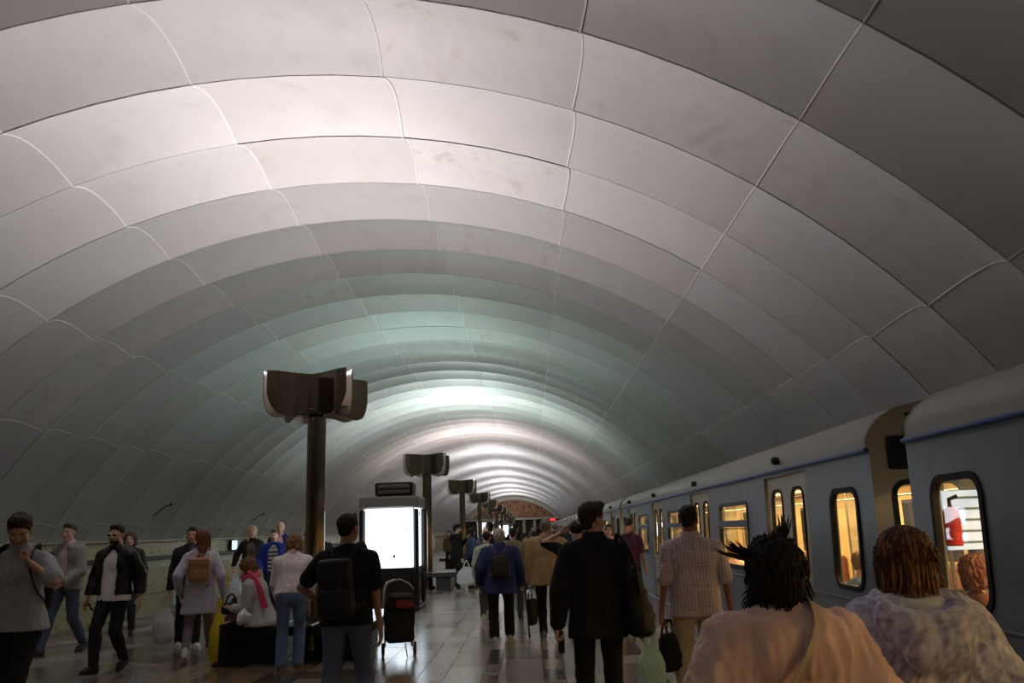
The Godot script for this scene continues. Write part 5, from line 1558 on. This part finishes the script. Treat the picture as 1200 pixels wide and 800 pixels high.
# hangs from a hand by two long handles
func tote(label: String, at: Vector3, w: float, h: float, dp: float, m: Material, turn := 0.0, drop := 0.2, called := "handbag"):
	var t := thing(called, label, "bag", at - Vector3(0, h + drop, 0), turn)
	var b := MB.new()
	b.xf = Transform3D(Basis.IDENTITY, Vector3(0, h / 2, 0))
	soft_box(b, w, h, dp, minf(dp * 0.4, 0.05), 0.9, 0.014, at.x)
	obj("bag_body", b, m, t)
	for sg in [-1.0, 1.0]:
		var hb := MB.new()
		strap(hb, [Vector3(-w * 0.26, h * 0.9, sg * dp * 0.4), Vector3(-w * 0.2, h + drop * 0.55, sg * dp * 0.2), Vector3(0, h + drop, sg * 0.006), Vector3(w * 0.2, h + drop * 0.55, sg * dp * 0.2), Vector3(w * 0.26, h * 0.9, sg * dp * 0.4)], 0.01, Vector3(0, 0, 1))
		obj("handle", hb, m, t)
	return t
# ---------------------------------------------------------------- mesh builder
class MB:
	var v := PackedVector3Array()
	var n := PackedVector3Array()
	var c := PackedColorArray()
	var ix := PackedInt32Array()
	var col := Color(1, 1, 1)
	var xf := Transform3D.IDENTITY
	func tri(a: Vector3, b: Vector3, d: Vector3):
		var A := xf * a
		var B := xf * b
		var D := xf * d
		var nn := (D - A).cross(B - A).normalized()
		var k := v.size()
		v.append(A); v.append(B); v.append(D)
		for i in 3:
			n.append(nn); c.append(col); ix.append(k + i)
	func quad(a: Vector3, b: Vector3, d: Vector3, e: Vector3):
		var A := xf * a
		var B := xf * b
		var D := xf * d
		var F := xf * e
		var nn := ((D - A).cross(B - A) + (F - A).cross(D - A)).normalized()
		var k := v.size()
		v.append(A); v.append(B); v.append(D); v.append(F)
		for i in 4:
			n.append(nn); c.append(col)
		for i in [0, 1, 2, 0, 2, 3]:
			ix.append(k + i)
	func quad_out(a: Vector3, b: Vector3, d: Vector3, e: Vector3, o: Vector3):
		if (d - a).cross(b - a).dot((a + d) * 0.5 - o) < 0.0:
			quad(a, e, d, b)
		else:
			quad(a, b, d, e)
	func tri_out(a: Vector3, b: Vector3, d: Vector3, o: Vector3):
		if (d - a).cross(b - a).dot((a + b + d) / 3.0 - o) < 0.0:
			tri(a, d, b)
		else:
			tri(a, b, d)
	func box(o: Vector3, s: Vector3, bev := 0.0):
		var h := s * 0.5
		if bev <= 0.0:
			for ax in 3:
				for sg in [-1.0, 1.0]:
					var p := []
					for q in [[-1, -1], [1, -1], [1, 1], [-1, 1]]:
						var w := Vector3.ZERO
						w[ax] = sg * h[ax]
						w[(ax + 1) % 3] = q[0] * h[(ax + 1) % 3]
						w[(ax + 2) % 3] = q[1] * h[(ax + 2) % 3]
						p.append(o + w)
					quad_out(p[0], p[1], p[2], p[3], o)
			return
		bev = minf(bev, minf(h.x, minf(h.y, h.z)) * 0.9)
		var g := func(ax: int, sx: float, sy: float, sz: float) -> Vector3:
			var w := Vector3(sx * (h.x - bev), sy * (h.y - bev), sz * (h.z - bev))
			w[ax] = [sx, sy, sz][ax] * h[ax]
			return o + w
		for ax in 3:
			for sg in [-1.0, 1.0]:
				var p := []
				for q in [[-1.0, -1.0], [1.0, -1.0], [1.0, 1.0], [-1.0, 1.0]]:
					var s3 := [0.0, 0.0, 0.0]
					s3[ax] = sg
					s3[(ax + 1) % 3] = q[0]
					s3[(ax + 2) % 3] = q[1]
					p.append(g.call(ax, s3[0], s3[1], s3[2]))
				quad_out(p[0], p[1], p[2], p[3], o)
		for ax in 3:
			var b1 := (ax + 1) % 3
			var b2 := (ax + 2) % 3
			for q in [[-1.0, -1.0], [1.0, -1.0], [1.0, 1.0], [-1.0, 1.0]]:
				var lo3 := [0.0, 0.0, 0.0]
				lo3[b1] = q[0]; lo3[b2] = q[1]
				var hi3 := lo3.duplicate()
				lo3[ax] = -1.0; hi3[ax] = 1.0
				quad_out(g.call(b1, lo3[0], lo3[1], lo3[2]), g.call(b1, hi3[0], hi3[1], hi3[2]), g.call(b2, hi3[0], hi3[1], hi3[2]), g.call(b2, lo3[0], lo3[1], lo3[2]), o)
		for sx in [-1.0, 1.0]:
			for sy in [-1.0, 1.0]:
				for sz in [-1.0, 1.0]:
					tri_out(g.call(0, sx, sy, sz), g.call(1, sx, sy, sz), g.call(2, sx, sy, sz), o)
	func smooth_from(k: int, i0: int):
		for i in range(k, v.size()):
			n[i] = Vector3.ZERO
		for i in range(i0, ix.size(), 3):
			var a := v[ix[i]]
			var nn := (v[ix[i + 2]] - a).cross(v[ix[i + 1]] - a)
			n[ix[i]] += nn; n[ix[i + 1]] += nn; n[ix[i + 2]] += nn
		for i in range(k, v.size()):
			n[i] = n[i].normalized()
	# rings of equal point count, closed around; optional caps
	func loft(rings: Array, cap0 := true, cap1 := true, around := true):
		var k := v.size()
		var i0 := ix.size()
		var m: int = rings[0].size()
		for r in rings:
			for p in r:
				v.append(xf * p); n.append(Vector3.UP); c.append(col)
		for i in rings.size() - 1:
			for j in (m if around else m - 1):
				var a := k + i * m + j
				var b := k + i * m + (j + 1) % m
				for t in [a, b + m, b, a, a + m, b + m]:
					ix.append(t)
		smooth_from(k, i0)
		for e in [[cap0, 0], [cap1, rings.size() - 1]]:
			if e[0]:
				var r = rings[e[1]]
				var o := Vector3.ZERO
				for p in r:
					o += p
				o /= float(m)
				for j in m:
					if e[1] == 0:
						tri(o, r[j], r[(j + 1) % m])
					else:
						tri(o, r[(j + 1) % m], r[j])
	func tube(path: Array, radii: Array, sides := 10, flat := 1.0, ref := Vector3(0.01, 0.02, 1)):
		var rings := []
		var m := path.size()
		var side := Vector3.ZERO
		for i in m:
			var d: Vector3 = (path[mini(i + 1, m - 1)] - path[maxi(i - 1, 0)]).normalized()
			if i == 0:
				side = ref.cross(d)
				if side.length() < 0.01:
					side = Vector3(1, 0.1, 0).cross(d)
			side = (side - d * side.dot(d)).normalized()
			var up := d.cross(side)
			var r: float = radii[mini(i, radii.size() - 1)]
			var ring := PackedVector3Array()
			for j in sides:
				var a := TAU * j / sides
				ring.append(path[i] + side * cos(a) * r + up * sin(a) * r * flat)
			rings.append(ring)
		loft(rings)
	func lathe(prof: Array, segs := 24):
		var rings := []
		for p in prof:
			var ring := PackedVector3Array()
			for j in segs:
				var a := -TAU * j / segs
				ring.append(Vector3(cos(a) * p.x, p.y, sin(a) * p.x))
			rings.append(ring)
		loft(rings)
	# polygon in xy, extruded along z between z0 and z1
	func extrude(poly: PackedVector2Array, z0: float, z1: float):
		var t := Geometry2D.triangulate_polygon(poly)
		for i in range(0, t.size(), 3):
			var a := poly[t[i]]
			var b := poly[t[i + 1]]
			var d := poly[t[i + 2]]
			var mid := Vector3((a.x + b.x + d.x) / 3.0, (a.y + b.y + d.y) / 3.0, (z0 + z1) * 0.5)
			tri_out(Vector3(a.x, a.y, z0), Vector3(b.x, b.y, z0), Vector3(d.x, d.y, z0), mid)
			tri_out(Vector3(a.x, a.y, z1), Vector3(b.x, b.y, z1), Vector3(d.x, d.y, z1), mid)
		var cw := Geometry2D.is_polygon_clockwise(poly)
		for i in poly.size():
			var a := poly[i]
			var b := poly[(i + 1) % poly.size()]
			if cw:
				quad(Vector3(a.x, a.y, z0), Vector3(b.x, b.y, z0), Vector3(b.x, b.y, z1), Vector3(a.x, a.y, z1))
			else:
				quad(Vector3(b.x, b.y, z0), Vector3(a.x, a.y, z0), Vector3(a.x, a.y, z1), Vector3(b.x, b.y, z1))
	func add(o: MB, t: Transform3D, tint = null):
		var k := v.size()
		for i in o.v.size():
			v.append(t * o.v[i]); n.append((t.basis * o.n[i]).normalized())
			c.append(o.c[i] if tint == null else (o.c[i] * tint))
		var flip := t.basis.determinant() < 0.0
		for i in range(0, o.ix.size(), 3):
			ix.append(k + o.ix[i])
			ix.append(k + o.ix[i + (2 if flip else 1)])
			ix.append(k + o.ix[i + (1 if flip else 2)])
	func mesh(m: Material = null, colors := false) -> ArrayMesh:
		var arr := []
		arr.resize(Mesh.ARRAY_MAX)
		arr[Mesh.ARRAY_VERTEX] = v
		arr[Mesh.ARRAY_NORMAL] = n
		if colors:
			arr[Mesh.ARRAY_COLOR] = c
		arr[Mesh.ARRAY_INDEX] = ix
		var am := ArrayMesh.new()
		am.add_surface_from_arrays(Mesh.PRIMITIVE_TRIANGLES, arr)
		if m:
			am.surface_set_material(0, m)
		return am

func rrect(w: float, h: float, r: float, seg := 4) -> PackedVector2Array:
	var p := PackedVector2Array()
	for q in [[1, 1, 0.0], [-1, 1, 90.0], [-1, -1, 180.0], [1, -1, 270.0]]:
		for i in seg + 1:
			var a := deg_to_rad(q[2] + 90.0 * i / seg)
			p.append(Vector2(q[0] * (w / 2 - r) + cos(a) * r, q[1] * (h / 2 - r) + sin(a) * r))
	return p

# soft box: rounded in plan and at top and bottom; taper scales the top
func soft_box(m: MB, w: float, h: float, d: float, r: float, taper := 1.0, rough := 0.0, seed_ := 1.0):
	var rings := []
	var st := 4
	var ys := []
	for i in st + 1:
		var a := PI / 2 * i / st
		ys.append([-h / 2 + r * (1 - sin(a)), r * (1 - cos(PI / 2 - a)) * 0.0 + r * (1.0 - sin(PI / 2 * i / st))])
	ys.clear()
	for i in st + 1:
		var a := PI / 2 * i / st
		ys.append([-h / 2 + r * (1 - cos(a)), r * (1 - sin(a))])
	for i in range(1, 6):
		ys.append([-h / 2 + r + (h - 2 * r) * i / 6.0, 0.0])
	for i in st + 1:
		var a := PI / 2 * (st - i) / st
		ys.append([h / 2 - r * (1 - cos(a)), r * (1 - sin(a))])
	for y in ys:
		var f: float = lerpf(1.0, taper, (y[0] + h / 2) / h)
		var ring := PackedVector3Array()
		var pl := rrect(maxf(w * f - 2 * y[1], 0.004), maxf(d * f - 2 * y[1], 0.004), maxf(minf(r, d * f * 0.45) - y[1] * 0.8, 0.0015), 3)
		for q in pl:
			var nn := sin(q.x * 31 + y[0] * 43 + seed_) * cos(q.y * 37 - y[0] * 29 + seed_ * 2.0) * rough
			ring.append(Vector3(q.x * (1 + nn / maxf(w, 0.1) * 2), y[0] + nn * 0.3, -q.y * (1 + nn / maxf(d, 0.1) * 2)))
		rings.append(ring)
	m.loft(rings)

# ---------------------------------------------------------------- smooth bodies: surface nets over tapered capsules and ellipsoids
func cap(a: Vector3, b: Vector3, ra: float, rb: float, k := 0.03) -> Array:
	return [0, a, b, ra, rb, k]
func ell(o: Vector3, r: Vector3, k := 0.02) -> Array:
	return [1, o, r, 0.0, 0.0, k]
func minus(o: Vector3, r: Vector3) -> Array:
	return [2, o, r, 0.0, 0.0, 0.0]

func snet(prims: Array, cell: float, cuts: Array = []) -> MB:
	var lo := Vector3(1e9, 1e9, 1e9)
	var hi := -lo
	for p in prims:
		if p[0] == 0:
			var rr := Vector3.ONE * (maxf(p[3], p[4]) + 2.0 * cell)
			lo = lo.min(p[1].min(p[2]) - rr); hi = hi.max(p[1].max(p[2]) + rr)
		elif p[0] == 1:
			lo = lo.min(p[1] - p[2] - Vector3.ONE * 2.0 * cell); hi = hi.max(p[1] + p[2] + Vector3.ONE * 2.0 * cell)
	var nx := int((hi.x - lo.x) / cell) + 2
	var ny := int((hi.y - lo.y) / cell) + 2
	var nz := int((hi.z - lo.z) / cell) + 2
	var f := PackedFloat32Array()
	f.resize(nx * ny * nz)
	f.fill(9.0)
	var rl := PackedInt32Array()
	var rh := PackedInt32Array()
	rl.resize(ny * nz); rh.resize(ny * nz)
	rl.fill(1 << 20); rh.fill(-1)
	for p in prims:
		var k: float = p[5]
		var a: Vector3 = p[1]
		var b: Vector3 = p[2]
		var kind: int = p[0]
		var bl: Vector3
		var bh: Vector3
		if kind == 0:
			var e := Vector3.ONE * (maxf(p[3], p[4]) + k + 1.6 * cell)
			bl = a.min(b) - e; bh = a.max(b) + e
		else:
			var e := Vector3.ONE * (k + 1.6 * cell)
			bl = a - b - e; bh = a + b + e
		var x0 := clampi(int((bl.x - lo.x) / cell), 0, nx - 1)
		var x1 := clampi(int((bh.x - lo.x) / cell) + 1, 0, nx - 1)
		var y0 := clampi(int((bl.y - lo.y) / cell), 0, ny - 1)
		var y1 := clampi(int((bh.y - lo.y) / cell) + 1, 0, ny - 1)
		var z0 := clampi(int((bl.z - lo.z) / cell), 0, nz - 1)
		var z1 := clampi(int((bh.z - lo.z) / cell) + 1, 0, nz - 1)
		var vx := b.x - a.x
		var vy := b.y - a.y
		var vz := b.z - a.z
		var inv := 1.0 / maxf(vx * vx + vy * vy + vz * vz, 1e-9)
		var ra: float = p[3]
		var dr: float = p[4] - p[3]
		var ix2 := 1.0 / b.x if kind > 0 else 0.0
		var iy2 := 1.0 / b.y if kind > 0 else 0.0
		var iz2 := 1.0 / b.z if kind > 0 else 0.0
		for z in range(z0, z1 + 1):
			var pz := lo.z + z * cell - a.z
			for y in range(y0, y1 + 1):
				var py := lo.y + y * cell - a.y
				var row := z * ny + y
				if kind < 2:
					if x0 < rl[row]: rl[row] = x0
					if x1 > rh[row]: rh[row] = x1
				var i := row * nx + x0
				var px := lo.x + x0 * cell - a.x
				var d := 0.0
				for x in range(x0, x1 + 1):
					if kind == 0:
						var h := clampf((px * vx + py * vy + pz * vz) * inv, 0.0, 1.0)
						var dx := px - vx * h
						var dy := py - vy * h
						var dz := pz - vz * h
						d = sqrt(dx * dx + dy * dy + dz * dz) - ra - dr * h
					else:
						var qx := px * ix2
						var qy := py * iy2
						var qz := pz * iz2
						var k0 := sqrt(qx * qx + qy * qy + qz * qz)
						var k1 := sqrt(qx * qx * ix2 * ix2 + qy * qy * iy2 * iy2 + qz * qz * iz2 * iz2)
						d = k0 * (k0 - 1.0) / maxf(k1, 1e-6)
					var o := f[i]
					if kind == 2:
						if -d > o: f[i] = -d
					else:
						var df := absf(d - o)
						if df < k:
							f[i] = minf(d, o) - (k - df) * (k - df) / k * 0.25
						elif d < o:
							f[i] = d
					i += 1
					px += cell
	for cu in cuts:
		var cn: Vector3 = cu[0]
		var cc: float = cu[1]
		for z in nz:
			for y in ny:
				var row := z * ny + y
				if rh[row] < 0:
					continue
				var base := cn.y * (lo.y + y * cell) + cn.z * (lo.z + z * cell) - cc
				for x in range(rl[row], rh[row] + 1):
					var d := base + cn.x * (lo.x + x * cell)
					if d > f[row * nx + x]: f[row * nx + x] = d
	var out := MB.new()
	var vid := PackedInt32Array()
	vid.resize(nx * ny * nz)
	vid.fill(-1)
	var sy := nx
	var sz := nx * ny
	var v := PackedVector3Array()
	var idx := PackedInt32Array()
	for z in nz - 1:
		for y in ny - 1:
			var r0 := z * ny + y
			var x0 := mini(mini(rl[r0], rl[r0 + 1]), mini(rl[r0 + ny], rl[r0 + ny + 1]))
			var x1 := maxi(maxi(rh[r0], rh[r0 + 1]), maxi(rh[r0 + ny], rh[r0 + ny + 1]))
			if x1 < 0:
				continue
			x0 = maxi(x0 - 1, 0)
			x1 = mini(x1, nx - 2)
			var i := r0 * nx + x0
			var b0 := f[i] < 0.0
			var b2 := f[i + sy] < 0.0
			var b4 := f[i + sz] < 0.0
			var b6 := f[i + sy + sz] < 0.0
			for x in range(x0, x1 + 1):
				var b1 := f[i + 1] < 0.0
				var b3 := f[i + sy + 1] < 0.0
				var b5 := f[i + sz + 1] < 0.0
				var b7 := f[i + sy + sz + 1] < 0.0
				if not (b0 == b1 and b0 == b2 and b0 == b3 and b0 == b4 and b0 == b5 and b0 == b6 and b0 == b7):
					var g0 := f[i]
					var g1 := f[i + 1]
					var g2 := f[i + sy]
					var g3 := f[i + sy + 1]
					var g4 := f[i + sz]
					var g5 := f[i + sz + 1]
					var g6 := f[i + sy + sz]
					var g7 := f[i + sy + sz + 1]
					var s := Vector3.ZERO
					var c := 0
					if b0 != b1: s += Vector3(g0 / (g0 - g1), 0, 0); c += 1
					if b2 != b3: s += Vector3(g2 / (g2 - g3), 1, 0); c += 1
					if b4 != b5: s += Vector3(g4 / (g4 - g5), 0, 1); c += 1
					if b6 != b7: s += Vector3(g6 / (g6 - g7), 1, 1); c += 1
					if b0 != b2: s += Vector3(0, g0 / (g0 - g2), 0); c += 1
					if b1 != b3: s += Vector3(1, g1 / (g1 - g3), 0); c += 1
					if b4 != b6: s += Vector3(0, g4 / (g4 - g6), 1); c += 1
					if b5 != b7: s += Vector3(1, g5 / (g5 - g7), 1); c += 1
					if b0 != b4: s += Vector3(0, 0, g0 / (g0 - g4)); c += 1
					if b1 != b5: s += Vector3(1, 0, g1 / (g1 - g5)); c += 1
					if b2 != b6: s += Vector3(0, 1, g2 / (g2 - g6)); c += 1
					if b3 != b7: s += Vector3(1, 1, g3 / (g3 - g7)); c += 1
					vid[i] = v.size()
					v.append(lo + (Vector3(x, y, z) + s / float(c)) * cell)
					if b0 != b1 and y > 0 and z > 0:
						var A := vid[i - sy - sz]; var B := vid[i - sz]; var C := vid[i]; var D := vid[i - sy]
						if A >= 0 and B >= 0 and D >= 0:
							if b0: idx.append_array([A, D, C, A, C, B])
							else: idx.append_array([A, B, C, A, C, D])
					if b0 != b2 and x > 0 and z > 0:
						var A := vid[i - 1 - sz]; var B := vid[i - 1]; var C := vid[i]; var D := vid[i - sz]
						if A >= 0 and B >= 0 and D >= 0:
							if b0: idx.append_array([A, D, C, A, C, B])
							else: idx.append_array([A, B, C, A, C, D])
					if b0 != b4 and x > 0 and y > 0:
						var A := vid[i - 1 - sy]; var B := vid[i - sy]; var C := vid[i]; var D := vid[i - 1]
						if A >= 0 and B >= 0 and D >= 0:
							if b0: idx.append_array([A, D, C, A, C, B])
							else: idx.append_array([A, B, C, A, C, D])
				b0 = b1; b2 = b3; b4 = b5; b6 = b7
				i += 1
	out.v = v
	out.ix = idx
	out.n.resize(v.size())
	out.c.resize(v.size())
	out.c.fill(Color(1, 1, 1))
	out.smooth_from(0, 0)
	return out

var wrinkle := FastNoiseLite.new()
func crumple(m: MB, amp: float, freq: float, off := 0.0, stretch := Vector3(1, 0.6, 1), bias := 0.0):
	wrinkle.frequency = 1.0
	for i in m.v.size():
		var p := m.v[i] * freq * stretch
		m.v[i] += m.n[i] * amp * (bias + wrinkle.get_noise_3d(p.x + off, p.y, p.z) + 0.5 * wrinkle.get_noise_3d(p.x * 2.1, p.y * 2.1 + off, p.z * 2.1))
	m.smooth_from(0, 0)

# ---------------------------------------------------------------- naming, tagging
var used := {}
func numbered(called: String) -> String:
	if not used.has(called):
		used[called] = 0
		return called
	used[called] += 1
	return "%s_%03d" % [called, used[called]]
func tag(o, label, category, group = ""):
	o.set_meta("label", label)
	o.set_meta("category", category)
	if group:
		o.set_meta("group", group)
	return o
func thing(called: String, label: String, category: String, at := Vector3.ZERO, turn := 0.0, group := "") -> Node3D:
	var o := Node3D.new()
	o.name = numbered(called)
	add_child(o)
	o.position = at
	o.rotation.y = turn
	tag(o, label, category, group)
	return o
func put(called: String, mesh: Mesh, parent: Node, t := Transform3D.IDENTITY, m: Material = null) -> MeshInstance3D:
	var o := MeshInstance3D.new()
	o.name = called if parent != self else numbered(called)
	o.mesh = mesh
	o.transform = t
	if m:
		o.material_override = m
	parent.add_child(o, true)
	return o
func obj(called: String, m: MB, mat_: Material, parent: Node = self) -> MeshInstance3D:
	return put(called, m.mesh(mat_), parent)
func struct(called: String, parent: Node = self) -> Node3D:
	var o := Node3D.new()
	o.name = numbered(called) if parent == self else called
	parent.add_child(o, true)
	o.set_meta("kind", "structure")
	return o
func copy(o: Node3D, label: String, at: Vector3, turn = null) -> Node3D:
	var r: Node3D = o.duplicate()
	var base := String(o.name)
	if base.length() > 4 and base[base.length() - 4] == "_" and base.right(3).is_valid_int():
		base = base.left(base.length() - 4)
	r.name = numbered(base)
	add_child(r)
	r.position = at
	if turn != null:
		r.rotation.y = turn
	r.set_meta("label", label)
	return r

# ---------------------------------------------------------------- materials
func mat(col: Color, rough := 0.8, metal := 0.0) -> StandardMaterial3D:
	var m := StandardMaterial3D.new()
	m.albedo_color = col
	m.roughness = rough
	m.metallic = metal
	return m
func rgb(r: float, g: float, b: float) -> Color:
	return Color(r / 255.0, g / 255.0, b / 255.0)
func glow(col: Color, e: float) -> StandardMaterial3D:
	var m := mat(Color(0.8, 0.8, 0.8), 0.6)
	m.emission_enabled = true
	m.emission = col
	m.emission_energy_multiplier = e
	return m
func noise_tex(seed_: int, freq: float, stops: Array, size := 512, oct := 4, stretch := Vector2(1, 1)) -> ImageTexture:
	var fn := FastNoiseLite.new()
	fn.seed = seed_
	fn.frequency = 1.0
	fn.fractal_octaves = oct
	var im := Image.create(size, size, false, Image.FORMAT_RGB8)
	# wraps: noise on a torus
	for y in size:
		var b := TAU * y / size
		for x in size:
			var a := TAU * x / size
			var s := fn.get_noise_3d(cos(a) * freq * stretch.x + 7.0, sin(a) * freq * stretch.x + cos(b) * freq * stretch.y * 0.7, sin(b) * freq * stretch.y)
			var t := clampf(s * 0.9 + 0.5, 0.0, 0.999) * (stops.size() - 1)
			var c: Color = stops[int(t)].lerp(stops[int(t) + 1], t - int(t))
			im.set_pixel(x, y, c)
	return ImageTexture.create_from_image(im)
func tex_mat(tx: Texture2D, scale: float, rough: float, metal := 0.0, world := true, tint := Color(1, 1, 1)) -> StandardMaterial3D:
	var m := mat(tint, rough, metal)
	m.albedo_texture = tx
	m.uv1_triplanar = true
	m.uv1_world_triplanar = world
	m.uv1_scale = Vector3.ONE * scale
	return m
func cloth(col: Color, rough := 0.95) -> StandardMaterial3D:
	var l := col.srgb_to_linear() * 1.3
	return mat(l.linear_to_srgb().clamp(), rough)
